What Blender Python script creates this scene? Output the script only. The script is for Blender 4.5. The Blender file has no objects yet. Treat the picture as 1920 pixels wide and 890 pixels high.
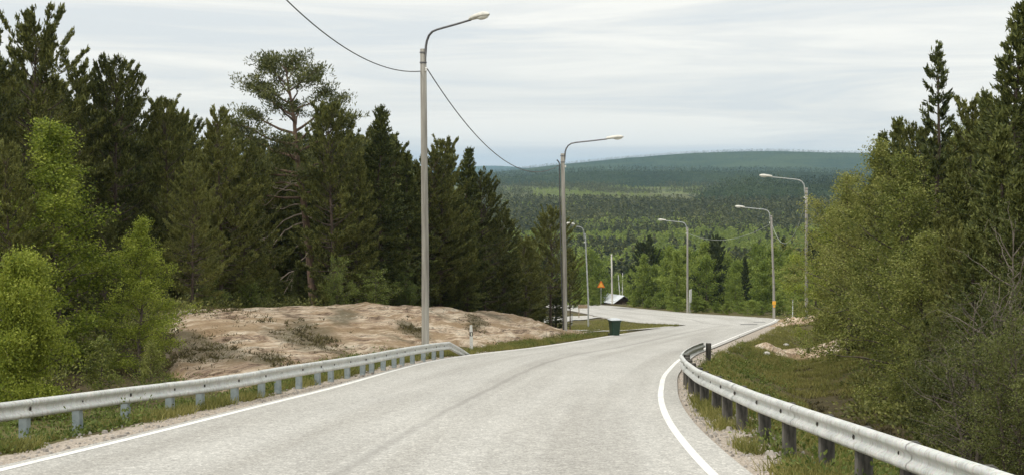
import bpy, math, random
import numpy as np
from mathutils import Vector, Matrix

# ------------------------------------------------------------------ camera, light, exposure
SC = bpy.context.scene
COL = SC.collection
EYE = 1.8
FPX = 2600.0                      # focal length in photo pixels (1920 wide)
HOR = 330.0                       # horizon row in the photo

cam_d = bpy.data.cameras.new("camera")
cam = bpy.data.objects.new("camera", cam_d)
COL.objects.link(cam)
cam.location = (0, 0, EYE)
cam.rotation_euler = (math.radians(90), 0, 0)
cam_d.sensor_width = 36.0
cam_d.lens = FPX / 1920 * 36.0
cam_d.shift_y = -(445 - HOR) / 1920
cam_d.clip_start = 0.1
cam_d.clip_end = 40000
SC.camera = cam

SUN_EL, SUN_AZ = math.radians(52), math.radians(-125)   # azimuth clockwise from +Y: high, from the left behind the camera
world = bpy.data.worlds.new("World")
SC.world = world
world.use_nodes = True
wn, wl = world.node_tree.nodes, world.node_tree.links
wn.clear()
w_out = wn.new("ShaderNodeOutputWorld")
w_sky = wn.new("ShaderNodeTexSky")
w_sky.sky_type = 'NISHITA'
w_sky.sun_disc = False
w_sky.sun_elevation = SUN_EL
w_sky.sun_rotation = SUN_AZ
w_bg1 = wn.new("ShaderNodeBackground"); w_bg1.inputs[1].default_value = 0.12
wl.new(w_sky.outputs[0], w_bg1.inputs[0])
w_tc = wn.new("ShaderNodeTexCoord")
w_sep = wn.new("ShaderNodeSeparateXYZ"); wl.new(w_tc.outputs["Generated"], w_sep.inputs[0])


def wnoise(scale, detail, sc3, rough=0.55):
    m = wn.new("ShaderNodeMapping"); m.inputs["Scale"].default_value = sc3
    wl.new(w_tc.outputs["Generated"], m.inputs[0])
    n = wn.new("ShaderNodeTexNoise"); n.inputs["Scale"].default_value = scale
    n.inputs["Detail"].default_value = detail; n.inputs["Roughness"].default_value = rough
    n.inputs["Distortion"].default_value = 0.6
    wl.new(m.outputs[0], n.inputs[0])
    return n.outputs[0]


def wramp(src, stops):
    r = wn.new("ShaderNodeValToRGB"); wl.new(src, r.inputs[0])
    e = r.color_ramp.elements
    while len(e) < len(stops):
        e.new(0.5)
    for k, (p, c) in enumerate(stops):
        e[k].position = p; e[k].color = (c[0], c[1], c[2], 1)
    return r.outputs[0]


w_c1 = wramp(wnoise(2.9, 8, (1.0, 1.0, 15.0), 0.6), [(0.36, (0.69, 0.72, 0.735)), (0.48, (0.79, 0.795, 0.775)), (0.60, (0.895, 0.885, 0.84))])
w_el = wramp(w_sep.outputs[2], [(0.0, (0.92, 0.955, 0.99)), (0.04, (0.99, 0.99, 0.985)), (0.2, (1.1, 1.09, 1.06)), (1.0, (2.0, 1.98, 1.93))])
w_mul = wn.new("ShaderNodeMix"); w_mul.data_type = 'RGBA'; w_mul.blend_type = 'MULTIPLY'
w_mul.inputs[0].default_value = 1.0
wl.new(w_c1, w_mul.inputs[6]); wl.new(w_el, w_mul.inputs[7])
w_bg2 = wn.new("ShaderNodeBackground"); w_bg2.inputs[1].default_value = 1.0
wl.new(w_mul.outputs[2], w_bg2.inputs[0])
w_mix = wn.new("ShaderNodeMixShader"); w_mix.inputs[0].default_value = 0.9
wl.new(w_bg1.outputs[0], w_mix.inputs[1]); wl.new(w_bg2.outputs[0], w_mix.inputs[2])
wl.new(w_mix.outputs[0], w_out.inputs[0])

sun_d = bpy.data.lights.new("sun", 'SUN')
sun_d.energy = 1.4
sun_d.angle = math.radians(14)
sun_d.color = (1.0, 0.94, 0.85)
sun = bpy.data.objects.new("sun", sun_d)
COL.objects.link(sun)
sun.rotation_euler = (math.radians(90) - SUN_EL, 0, math.pi - SUN_AZ)
sun.location = (-30, -20, 60)

SC.view_settings.view_transform = 'Standard'
SC.view_settings.look = 'None'
SC.view_settings.gamma = 1
SC.view_settings.exposure = 0.18
SC.render.engine = 'CYCLES'
SC.cycles.max_bounces = 6
SC.cycles.diffuse_bounces = 3
SC.cycles.glossy_bounces = 2
SC.cycles.transmission_bounces = 3
SC.cycles.volume_bounces = 0
SC.cycles.use_denoising = True

# ------------------------------------------------------------------ helpers
RNG = np.random.default_rng(7)


def tag(o, label=None, cat=None, group=None, kind=None):
    if label: o["label"] = label
    if cat: o["category"] = cat
    if group: o["group"] = group
    if kind: o["kind"] = kind
    return o


def thing(name, label, cat, loc=(0, 0, 0), rz=0.0, group=None):
    o = bpy.data.objects.new(name, None)
    o.empty_display_size = 0.2
    COL.objects.link(o)
    o.location = loc; o.rotation_euler = (0, 0, rz)
    return tag(o, label, cat, group)


class MB:
    """collects quads (four corners each) and turns them into one mesh object"""
    def __init__(self):
        self.v, self.f, self.m, self.n = [], [], [], 0

    def add(self, v, f, mi=0):
        v = np.asarray(v, float).reshape(-1, 3); f = np.asarray(f, int).reshape(-1, 4)
        self.v.append(v); self.f.append(f + self.n); self.m.append(np.full(len(f), mi)); self.n += len(v)

    def mesh(self, name, mats, smooth=False):
        v = np.concatenate(self.v); f = np.concatenate(self.f); mi = np.concatenate(self.m)
        me = bpy.data.meshes.new(name)
        me.vertices.add(len(v)); me.vertices.foreach_set("co", v.ravel().astype(np.float32))
        me.loops.add(f.size); me.loops.foreach_set("vertex_index", f.ravel().astype(np.int32))
        me.polygons.add(len(f))
        me.polygons.foreach_set("loop_start", np.arange(0, f.size, 4, dtype=np.int32))
        me.polygons.foreach_set("material_index", mi.astype(np.int32))
        me.polygons.foreach_set("use_smooth", np.full(len(f), bool(smooth)))
        me.update(calc_edges=True)
        me.validate()
        for m in (mats if isinstance(mats, (list, tuple)) else [mats]):
            me.materials.append(m)
        return me

    def build(self, name, mats, parent=None, smooth=False):
        return link(name, self.mesh(name, mats, smooth), parent)

    def box(self, c, s, rz=0.0, taper=1.0, mi=0):
        x, y, z = s[0] / 2, s[1] / 2, s[2] / 2
        t = taper
        v = np.array([[-x, -y, -z], [x, -y, -z], [x, y, -z], [-x, y, -z], [-x * t, -y * t, z], [x * t, -y * t, z], [x * t, y * t, z], [-x * t, y * t, z]])
        ca, sa = math.cos(rz), math.sin(rz)
        v = np.stack([v[:, 0] * ca - v[:, 1] * sa, v[:, 0] * sa + v[:, 1] * ca, v[:, 2]], 1) + np.array(c)
        self.add(v, [[0, 3, 2, 1], [4, 5, 6, 7], [0, 1, 5, 4], [1, 2, 6, 5], [2, 3, 7, 6], [3, 0, 4, 7]], mi)

    def tube(self, pts, rad, sides=6, cap=False, mi=0):
        p = np.asarray(pts, float); n = len(p)
        r = np.broadcast_to(np.asarray(rad, float), (n,))
        d = np.gradient(p, axis=0); d /= np.linalg.norm(d, axis=1)[:, None] + 1e-9
        ref = np.array([0.0, 0.0, 1.0]) if abs(d[:, 2]).mean() < 0.8 else np.array([1.0, 0.0, 0.0])
        a = np.cross(d, ref); a /= np.linalg.norm(a, axis=1)[:, None] + 1e-9
        b = np.cross(d, a)
        th = np.linspace(0, 2 * math.pi, sides, endpoint=False)
        v = (p[:, None, :] + r[:, None, None] * (np.cos(th)[None, :, None] * a[:, None, :] + np.sin(th)[None, :, None] * b[:, None, :]))
        i = np.arange(n - 1)[:, None] * sides; j = np.arange(sides)[None, :]; j2 = (j + 1) % sides
        f = np.stack([i + j, i + j2, i + sides + j2, i + sides + j], -1).reshape(-1, 4)
        v = v.reshape(-1, 3)
        if cap:
            for k, base in ((0, 0), (n - 1, (n - 1) * sides)):
                ctr = len(v); v = np.vstack([v, p[k]])
                for q in range(0, sides, 2):
                    f = np.vstack([f, [ctr, base + q, base + (q + 1) % sides, base + (q + 2) % sides]])
        self.add(v, f, mi)

    def lathe(self, c, prof, sides=12, mi=0):
        prof = np.asarray(prof, float)
        th = np.linspace(0, 2 * math.pi, sides, endpoint=False)
        v = np.stack([prof[:, 0][:, None] * np.cos(th), prof[:, 0][:, None] * np.sin(th), np.repeat(prof[:, 1][:, None], sides, 1)], -1)
        n = len(prof)
        i = np.arange(n - 1)[:, None] * sides; j = np.arange(sides)[None, :]; j2 = (j + 1) % sides
        f = np.stack([i + j, i + j2, i + sides + j2, i + sides + j], -1).reshape(-1, 4)
        self.add(v.reshape(-1, 3) + np.array(c), f, mi)

    def leaves(self, c, d, L, W, rng, mi=0):
        n = len(c)
        if n == 0: return
        d = d / (np.linalg.norm(d, axis=1)[:, None] + 1e-9)
        q = rng.normal(size=(n, 3)); w = np.cross(d, q); w /= np.linalg.norm(w, axis=1)[:, None] + 1e-9
        L = np.broadcast_to(L, (n,))[:, None] * rng.uniform(0.7, 1.25, (n, 1)); W = np.broadcast_to(W, (n,))[:, None] * rng.uniform(0.7, 1.25, (n, 1))
        v = np.stack([c - d * L / 2, c + w * W / 2 + d * L * 0.05, c + d * L / 2, c - w * W / 2 + d * L * 0.05], 1)
        self.add(v.reshape(-1, 3), np.arange(4 * n).reshape(n, 4), mi)

    def grid(self, P, mi=0):
        h, w = P.shape[:2]
        i = np.arange(h - 1)[:, None] * w; j = np.arange(w - 1)[None, :]
        f = np.stack([i + j, i + j + 1, i + w + j + 1, i + w + j], -1).reshape(-1, 4)
        self.add(P.reshape(-1, 3), f, mi)


def link(name, me, parent=None):
    o = bpy.data.objects.new(name, me)
    COL.objects.link(o)
    if parent is not None: o.parent = parent
    return o


def ss(a, b, x):
    t = np.clip((np.asarray(x, float) - a) / (b - a), 0, 1)
    return t * t * (3 - 2 * t)


def _hash(ix, iy, seed):
    h = (ix * 374761393 + iy * 668265263 + seed * 1442695041) & 0xFFFFFFFF
    h = ((h ^ (h >> 13)) * 1274126177) & 0xFFFFFFFF
    return ((h ^ (h >> 16)) & 0xFFFF) / 65535.0


def vnoise(x, y, seed=0):
    x = np.asarray(x, float); y = np.asarray(y, float)
    ix = np.floor(x).astype(np.int64); iy = np.floor(y).astype(np.int64)
    fx = x - ix; fy = y - iy
    fx = fx * fx * (3 - 2 * fx); fy = fy * fy * (3 - 2 * fy)
    a = _hash(ix, iy, seed); b = _hash(ix + 1, iy, seed); c = _hash(ix, iy + 1, seed); d = _hash(ix + 1, iy + 1, seed)
    return (a * (1 - fx) + b * fx) * (1 - fy) + (c * (1 - fx) + d * fx) * fy


def fbm(x, y, seed=0, oct=4):
    s = 0.0; a = 0.5; f = 1.0
    for k in range(oct):
        s = s + a * (vnoise(x * f, y * f, seed + k * 17) - 0.5); a *= 0.5; f *= 2.03
    return s


# ------------------------------------------------------------------ materials
def mat(name):
    m = bpy.data.materials.new(name); m.use_nodes = True
    nt = m.node_tree
    for n in list(nt.nodes):
        nt.nodes.remove(n)
    out = nt.nodes.new("ShaderNodeOutputMaterial")
    return m, nt, out


def N(nt, t, **kw):
    n = nt.nodes.new(t)
    for k, v in kw.items():
        if k.startswith("i_"):
            n.inputs[k[2:].replace("_", " ")].default_value = v
        else:
            setattr(n, k, v)
    return n


def L(nt, a, b):
    nt.links.new(a, b)


def noise(nt, vec, scale, detail=4, rough=0.55, dist=0.0):
    n = N(nt, "ShaderNodeTexNoise")
    n.inputs["Scale"].default_value = scale; n.inputs["Detail"].default_value = detail
    n.inputs["Roughness"].default_value = rough; n.inputs["Distortion"].default_value = dist
    if vec is not None: L(nt, vec, n.inputs["Vector"])
    return n.outputs[0]


def ramp(nt, src, stops):
    r = N(nt, "ShaderNodeValToRGB"); L(nt, src, r.inputs[0])
    e = r.color_ramp.elements
    while len(e) < len(stops):
        e.new(0.5)
    for k, (p, c) in enumerate(stops):
        c = c if isinstance(c, (tuple, list)) else (c, c, c)
        e[k].position = p; e[k].color = (c[0], c[1], c[2], 1)
    return r.outputs[0]


def mix(nt, fac, a, b, blend='MIX'):
    n = N(nt, "ShaderNodeMix", data_type='RGBA', blend_type=blend)
    for sock, val in ((n.inputs[0], fac), (n.inputs[6], a), (n.inputs[7], b)):
        if isinstance(val, (int, float)): sock.default_value = val
        elif isinstance(val, (tuple, list)): sock.default_value = (val[0], val[1], val[2], 1)
        else: L(nt, val, sock)
    return n.outputs[2]


def math_(nt, op, a, b=None):
    n = N(nt, "ShaderNodeMath", operation=op)
    for k, val in enumerate((a, b)):
        if val is None: continue
        if isinstance(val, (int, float)): n.inputs[k].default_value = val
        else: L(nt, val, n.inputs[k])
    return n.outputs[0]


def mapped(nt, src, scale=(1, 1, 1), rot=(0, 0, 0)):
    m = N(nt, "ShaderNodeMapping"); m.inputs["Scale"].default_value = scale; m.inputs["Rotation"].default_value = rot
    L(nt, src, m.inputs[0])
    return m.outputs[0]


def bump(nt, h, strength=0.3, dist=0.02):
    b = N(nt, "ShaderNodeBump"); b.inputs["Strength"].default_value = strength; b.inputs["Distance"].default_value = dist
    L(nt, h, b.inputs["Height"])
    return b.outputs[0]


def pbsdf(nt, out, col, rough=0.7, metal=0.0, nrm=None, spec=0.4):
    p = N(nt, "ShaderNodeBsdfPrincipled")
    if isinstance(col, (tuple, list)): p.inputs["Base Color"].default_value = (*col[:3], 1)
    else: L(nt, col, p.inputs["Base Color"])
    if isinstance(rough, (int, float)): p.inputs["Roughness"].default_value = rough
    else: L(nt, rough, p.inputs["Roughness"])
    p.inputs["Metallic"].default_value = metal
    p.inputs["Specular IOR Level"].default_value = spec
    if nrm is not None: L(nt, nrm, p.inputs["Normal"])
    L(nt, p.outputs[0], out.inputs[0])
    return p


def m_simple(name, c1, c2, scale=6.0, rough=0.7, metal=0.0, bs=0.15, stretch=(1, 1, 1), spec=0.4):
    m, nt, out = mat(name)
    tc = N(nt, "ShaderNodeTexCoord").outputs["Object"]
    v = mapped(nt, tc, stretch)
    n = noise(nt, v, scale, 5, 0.6)
    pbsdf(nt, out, ramp(nt, n, [(0.35, c1), (0.65, c2)]), rough, metal, bump(nt, n, bs, 0.01), spec)
    return m


def m_foliage(name, dark, mid, light, transl=0.25, clump=0.9, rough=0.6):
    m, nt, out = mat(name)
    geo = N(nt, "ShaderNodeNewGeometry")
    oi = N(nt, "ShaderNodeObjectInfo")
    tc = N(nt, "ShaderNodeTexCoord").outputs["Object"]
    n = noise(nt, tc, clump, 2, 0.5)
    a = math_(nt, 'MULTIPLY', geo.outputs["Random Per Island"], 0.5)
    b = math_(nt, 'MULTIPLY', n, 0.75)
    c = math_(nt, 'MULTIPLY', oi.outputs["Random"], 0.3)
    s = math_(nt, 'ADD', math_(nt, 'ADD', a, b), c)
    col = ramp(nt, s, [(0.42, dark), (0.72, mid), (1.08 if False else 1.0, light)])
    p = N(nt, "ShaderNodeBsdfPrincipled"); p.inputs["Roughness"].default_value = rough
    p.inputs["Specular IOR Level"].default_value = 0.25
    L(nt, col, p.inputs["Base Color"])
    t = N(nt, "ShaderNodeBsdfTranslucent"); L(nt, col, t.inputs[0])
    mx = N(nt, "ShaderNodeMixShader"); mx.inputs[0].default_value = transl
    L(nt, p.outputs[0], mx.inputs[1]); L(nt, t.outputs[0], mx.inputs[2])
    L(nt, mx.outputs[0], out.inputs[0])
    return m


M = {}
M['pine'] = m_foliage("pine_needles", (0.038, 0.048, 0.014), (0.100, 0.113, 0.029), (0.22, 0.225, 0.062), 0.22)
M['spruce'] = m_foliage("spruce_needles", (0.034, 0.046, 0.015), (0.085, 0.104, 0.028), (0.19, 0.205, 0.058), 0.22)
M['oldpine'] = m_foliage("old_pine_needles", (0.05, 0.062, 0.020), (0.115, 0.130, 0.040), (0.22, 0.225, 0.08), 0.25)
M['birch'] = m_foliage("birch_leaves", (0.085, 0.125, 0.016), (0.20, 0.25, 0.030), (0.36, 0.40, 0.065), 0.42, 2.2)
M['birch2'] = m_foliage("birch_leaves_olive", (0.085, 0.11, 0.022), (0.175, 0.20, 0.040), (0.33, 0.335, 0.10), 0.35, 2.2)
M['willow'] = m_foliage("willow_leaves", (0.035, 0.050, 0.013), (0.080, 0.098, 0.024), (0.16, 0.175, 0.05), 0.3)
M['mbirch'] = m_foliage("wood_birch_leaves", (0.10, 0.15, 0.026), (0.19, 0.25, 0.042), (0.29, 0.345, 0.075), 0.4, 0.5)
M['vbirch'] = m_foliage("valley_birch_leaves", (0.16, 0.21, 0.04), (0.26, 0.32, 0.06), (0.35, 0.40, 0.09), 0.4, 0.03)
M['vpine'] = m_foliage("valley_pine_needles", (0.055, 0.064, 0.020), (0.100, 0.108, 0.031), (0.16, 0.165, 0.05), 0.2, 0.03)
M['hillwood'] = m_foliage("hill_wood_leaves", (0.014, 0.027, 0.013), (0.036, 0.056, 0.022), (0.085, 0.115, 0.038), 0.1, 0.012)
M['mpine'] = m_foliage("wood_pine_needles", (0.030, 0.042, 0.016), (0.055, 0.072, 0.024), (0.085, 0.105, 0.034), 0.15, 0.5)
M['weed'] = m_foliage("weed_leaves", (0.05, 0.075, 0.015), (0.11, 0.15, 0.03), (0.20, 0.24, 0.06), 0.3, 2.0)
M['grass'] = m_foliage("grass_blades", (0.09, 0.10, 0.024), (0.185, 0.19, 0.046), (0.32, 0.29, 0.10), 0.3, 0.6)
M['moss'] = m_foliage("heather", (0.045, 0.038, 0.018), (0.085, 0.07, 0.028), (0.14, 0.12, 0.045), 0.1, 1.2)
M['dead'] = m_foliage("dead_leaves", (0.12, 0.05, 0.02), (0.24, 0.11, 0.04), (0.36, 0.2, 0.09), 0.2)
M['bark'] = m_simple("pine_bark", (0.045, 0.034, 0.026), (0.13, 0.095, 0.07), 9, 0.9, 0, 0.6, (1, 1, 0.25))
M['oldbark'] = m_simple("old_pine_bark", (0.08, 0.055, 0.04), (0.22, 0.145, 0.10), 9, 0.9, 0, 0.6, (1, 1, 0.3))
M['deadwood'] = m_simple("dead_wood", (0.16, 0.125, 0.095), (0.34, 0.28, 0.22), 8, 0.9, 0, 0.3)
M['birchbark'] = m_simple("birch_bark", (0.12, 0.11, 0.10), (0.62, 0.60, 0.55), 7, 0.7, 0, 0.2, (1, 1, 3))
M['twig2'] = m_simple("grey_twig_bark", (0.09, 0.075, 0.06), (0.22, 0.185, 0.15), 10, 0.9, 0, 0.2)
M['twig'] = m_simple("twig_bark", (0.05, 0.04, 0.03), (0.16, 0.125, 0.10), 10, 0.9, 0, 0.2)


def m_galv():
    m, nt, out = mat("galvanised_steel")
    tc = N(nt, "ShaderNodeTexCoord").outputs["Object"]
    n1 = noise(nt, tc, 3.5, 6, 0.65); n2 = noise(nt, mapped(nt, tc, (1, 1, 0.12)), 25, 3)
    v = N(nt, "ShaderNodeTexVoronoi"); v.inputs["Scale"].default_value = 55; L(nt, tc, v.inputs["Vector"])
    c = ramp(nt, n1, [(0.3, (0.54, 0.56, 0.54)), (0.55, (0.66, 0.67, 0.64)), (0.75, (0.74, 0.74, 0.70))])
    c = mix(nt, math_(nt, 'MULTIPLY', ramp(nt, n2, [(0.50, 0.0), (0.68, 1.0)]), 0.55), c, (0.33, 0.30, 0.25))
    c = mix(nt, 0.10, c, v.outputs["Color"], 'MULTIPLY')
    pbsdf(nt, out, c, ramp(nt, n1, [(0.3, 0.42), (0.7, 0.62)]), 0.35, bump(nt, n1, 0.08, 0.01))
    return m


M['galv'] = m_galv()
M['railpost'] = m_simple("rail_post_steel", (0.24, 0.29, 0.31), (0.38, 0.43, 0.44), 7, 0.55, 0.3)
M['woodpost'] = m_simple("tarred_post_wood", (0.028, 0.026, 0.022), (0.15, 0.14, 0.12), 10, 0.9, 0, 0.7, (1, 1, 0.2))
M['bolt'] = m_simple("bolt_steel", (0.04, 0.04, 0.04), (0.12, 0.10, 0.08), 20, 0.6, 0.4)
M['polewood'] = m_simple("weathered_pole_wood", (0.19, 0.175, 0.15), (0.36, 0.345, 0.30), 9, 0.85, 0, 0.5, (1, 1, 0.06))
M['arm'] = m_simple("lamp_arm_steel", (0.12, 0.12, 0.13), (0.22, 0.22, 0.22), 5, 0.5, 0.4)
M['armpale'] = m_simple("lamp_arm_pale", (0.42, 0.44, 0.44), (0.58, 0.6, 0.58), 5, 0.5, 0.3)
M['lamp'] = m_simple("lamp_shell", (0.55, 0.54, 0.48), (0.70, 0.68, 0.61), 6, 0.4)
M['lens'] = m_simple("lamp_lens", (0.75, 0.75, 0.68), (0.85, 0.84, 0.76), 6, 0.25)
M['wire'] = m_simple("wire", (0.06, 0.06, 0.06), (0.10, 0.10, 0.10), 5, 0.6)
M['wirepale'] = m_simple("pale_wire", (0.34, 0.36, 0.33), (0.42, 0.44, 0.40), 5, 0.6)
M['white'] = m_simple("white_plastic", (0.66, 0.66, 0.63), (0.8, 0.8, 0.77), 12, 0.5)
M['black'] = m_simple("black_plastic", (0.02, 0.02, 0.02), (0.05, 0.05, 0.05), 9, 0.5)
M['bin'] = m_simple("green_bin_plastic", (0.016, 0.042, 0.026), (0.026, 0.062, 0.038), 6, 0.4, 0, 0.1)
M['lid'] = m_simple("bin_lid_painted_reflection", (0.42, 0.46, 0.48), (0.55, 0.58, 0.6), 6, 0.35)  # reflection on the lid is put into its pale base colour
M['orange'] = m_simple("sign_orange", (0.72, 0.16, 0.02), (0.82, 0.22, 0.03), 6, 0.5)
M['yellow'] = m_simple("sign_yellow", (0.85, 0.42, 0.05), (0.9, 0.5, 0.08), 6, 0.5)
M['brown'] = m_simple("sign_brown", (0.18, 0.12, 0.07), (0.34, 0.26, 0.17), 16, 0.6)
M['roofmetal'] = m_simple("pale_roof_metal", (0.60, 0.64, 0.68), (0.72, 0.75, 0.78), 3, 0.4)
M['darkwall'] = m_simple("brown_board_wall", (0.07, 0.045, 0.03), (0.14, 0.085, 0.06), 8, 0.8, 0, 0.3, (4, 4, 0.3))


def m_asphalt(name, dark=1.0):
    m, nt, out = mat(name)
    tc = N(nt, "ShaderNodeTexCoord")
    ob = tc.outputs["Object"]; uv = tc.outputs["UV"]
    fine = noise(nt, ob, 38, 3, 0.75)
    v = N(nt, "ShaderNodeTexVoronoi"); v.inputs["Scale"].default_value = 24; L(nt, ob, v.inputs["Vector"])
    mid = noise(nt, ob, 7, 4, 0.6)
    big = noise(nt, mapped(nt, ob, (1, 0.35, 1)), 0.5, 4, 0.6)
    tr = noise(nt, mapped(nt, uv, (9.0, 0.035, 1)), 1.0, 3, 0.5, 0.3)
    c = ramp(nt, fine, [(0.30, (0.25, 0.24, 0.22)), (0.47, (0.40, 0.39, 0.36)), (0.58, (0.49, 0.475, 0.44)), (0.70, (0.72, 0.70, 0.64))])
    vc = N(nt, "ShaderNodeSeparateColor"); L(nt, v.outputs["Color"], vc.inputs[0])
    c = mix(nt, 0.55, c, ramp(nt, vc.outputs[0], [(0.0, 0.62), (0.6, 1.0), (0.85, 1.1), (1.0, 1.5)]), 'MULTIPLY')
    c = mix(nt, 0.55, c, ramp(nt, mid, [(0.3, 0.86), (0.7, 1.1)]), 'MULTIPLY')
    c = mix(nt, 0.8, c, ramp(nt, big, [(0.3, 0.88), (0.7, 1.08)]), 'MULTIPLY')
    c = mix(nt, 0.9, c, ramp(nt, tr, [(0.34, (0.85, 0.84, 0.825)), (0.6, (1.04, 1.04, 1.04))]), 'MULTIPLY')
    # worn middle joint between the two lanes
    s = N(nt, "ShaderNodeSeparateXYZ"); L(nt, uv, s.inputs[0])
    wob = math_(nt, 'MULTIPLY', math_(nt, 'SUBTRACT', noise(nt, mapped(nt, uv, (0, 0.6, 0)), 1.0, 4), 0.5), 0.022)
    du = math_(nt, 'ABSOLUTE', math_(nt, 'SUBTRACT', math_(nt, 'ADD', s.outputs[0], wob), 0.475))
    seam = ramp(nt, math_(nt, 'MULTIPLY', du, 10), [(0.0, 1.0), (0.06, 0.75), (0.16, 0.0)])
    patchy = ramp(nt, noise(nt, mapped(nt, uv, (0, 0.11, 0)), 1.0, 3), [(0.3, 0.5), (0.6, 0.85)])
    seamf = math_(nt, 'MULTIPLY', math_(nt, 'MULTIPLY', seam, patchy), 0.75)
    c = mix(nt, seamf, c, (0.22, 0.21, 0.19))
    # cracks
    cr = N(nt, "ShaderNodeTexVoronoi", feature='DISTANCE_TO_EDGE'); cr.inputs["Scale"].default_value = 0.22
    L(nt, mapped(nt, ob, (1, 0.6, 1)), cr.inputs["Vector"])
    crf = math_(nt, 'MULTIPLY', ramp(nt, cr.outputs[0], [(0.0, 1.0), (0.006, 0.0)]), ramp(nt, big, [(0.5, 0.0), (0.6, 0.35)]))
    c = mix(nt, crf, c, (0.2, 0.19, 0.175))
    if dark != 1.0: c = mix(nt, 1.0, c, (dark, dark, dark), 'MULTIPLY')
    pbsdf(nt, out, c, 0.85, 0, bump(nt, fine, 0.35, 0.01), 0.3)
    return m


M['asphalt'] = m_asphalt("asphalt")
M['patch'] = m_simple("dark_asphalt_patch", (0.10, 0.10, 0.095), (0.17, 0.165, 0.155), 20, 0.85)


def m_paint():
    m, nt, out = mat("road_paint")
    tc = N(nt, "ShaderNodeTexCoord").outputs["Object"]
    n = noise(nt, tc, 16, 6, 0.75); n2 = noise(nt, tc, 1.3, 3)
    w = math_(nt, 'ADD', math_(nt, 'MULTIPLY', n, 0.7), math_(nt, 'MULTIPLY', n2, 0.35))
    pbsdf(nt, out, ramp(nt, w, [(0.36, (0.42, 0.41, 0.38)), (0.47, (0.70, 0.69, 0.65)), (0.7, (0.82, 0.81, 0.77))]), 0.7)
    return m


M['paint'] = m_paint()


def m_ground():
    m, nt, out = mat("ground_mix")
    tc = N(nt, "ShaderNodeTexCoord").outputs["Object"]
    at = N(nt, "ShaderNodeAttribute", attribute_name="mask")
    s = N(nt, "ShaderNodeSeparateColor"); L(nt, at.outputs["Color"], s.inputs[0])
    n1 = noise(nt, tc, 1.1, 6, 0.65); n2 = noise(nt, tc, 7, 5, 0.7); n3 = noise(nt, tc, 30, 3, 0.7)
    floor = ramp(nt, n2, [(0.3, (0.030, 0.024, 0.014)), (0.5, (0.065, 0.052, 0.025)), (0.7, (0.11, 0.085, 0.045))])
    grass = ramp(nt, n2, [(0.3, (0.06, 0.06, 0.018)), (0.5, (0.125, 0.12, 0.036)), (0.72, (0.21, 0.19, 0.07))])
    grass = mix(nt, ramp(nt, n1, [(0.42, 0.0), (0.58, 0.7)]), grass, (0.075, 0.05, 0.025))
    gravel = ramp(nt, n3, [(0.3, (0.17, 0.15, 0.125)), (0.5, (0.40, 0.355, 0.30)), (0.68, (0.62, 0.56, 0.49))])
    gravel = mix(nt, 0.7, gravel, ramp(nt, n2, [(0.32, (0.62, 0.56, 0.5)), (0.62, (1.08, 1.05, 1.02))]), 'MULTIPLY')
    bog = ramp(nt, noise(nt, mapped(nt, tc, (0.004, 0.03, 1)), 1.0, 5, 0.6), [(0.3, (0.065, 0.088, 0.026)), (0.6, (0.15, 0.17, 0.05))])
    c = mix(nt, s.outputs[1], floor, grass)
    edge = math_(nt, 'ADD', s.outputs[0], math_(nt, 'MULTIPLY', math_(nt, 'SUBTRACT', n2, 0.5), 1.1))
    c = mix(nt, ramp(nt, edge, [(0.42, 0.0), (0.56, 1.0)]), c, gravel)
    c = mix(nt, s.outputs[2], c, bog)
    h = math_(nt, 'ADD', n2, math_(nt, 'MULTIPLY', n3, 0.5))
    pbsdf(nt, out, c, 0.95, 0, bump(nt, h, 0.6, 0.05), 0.15)
    return m


M['ground'] = m_ground()


def m_rock(name="bedrock", lichen=1.0):
    m, nt, out = mat(name)
    tc = N(nt, "ShaderNodeTexCoord").outputs["Object"]
    r = mapped(nt, tc, (1, 1, 1), (0, 0, math.radians(20)))
    st = mapped(nt, r, (1.0, 0.11, 0.6))
    n1 = noise(nt, st, 1.1, 7, 0.72, 0.8); n2 = noise(nt, st, 2.6, 8, 0.78, 0.5); n3 = noise(nt, tc, 0.28, 4, 0.6); n4 = noise(nt, tc, 9, 6, 0.75)
    base = ramp(nt, n2, [(0.36, (0.11, 0.072, 0.045)), (0.43, (0.36, 0.255, 0.175)), (0.50, (0.58, 0.45, 0.32)), (0.60, (0.80, 0.69, 0.54))])
    brown = ramp(nt, n4, [(0.3, (0.20, 0.13, 0.07)), (0.6, (0.42, 0.30, 0.175))])
    c = mix(nt, ramp(nt, n1, [(0.51, 0.0), (0.57, 0.85)]), base, brown)
    crk = ramp(nt, math_(nt, 'ABSOLUTE', math_(nt, 'SUBTRACT', n1, 0.455)), [(0.0, 0.9), (0.016, 0.0)])
    c = mix(nt, crk, c, (0.055, 0.04, 0.027))
    pale = ramp(nt, n1, [(0.30, 0.6), (0.40, 0.0)])
    c = mix(nt, pale, c, (0.62, 0.52, 0.41))
    la = N(nt, "ShaderNodeAttribute", attribute_name="lichen")
    li = math_(nt, 'MULTIPLY', math_(nt, 'MAXIMUM', ramp(nt, n3, [(0.60, 0.0), (0.70, lichen)]), la.outputs["Fac"]), ramp(nt, n4, [(0.35, 0.45), (0.6, 1.0)]))
    c = mix(nt, li, c, ramp(nt, n4, [(0.35, (0.05, 0.045, 0.022)), (0.6, (0.19, 0.165, 0.10))]))
    h = math_(nt, 'ADD', math_(nt, 'MULTIPLY', n2, 1.2), n4)
    pbsdf(nt, out, c, 0.9, 0, bump(nt, h, 1.0, 0.12), 0.2)
    return m


M['rock'] = m_rock()


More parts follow.
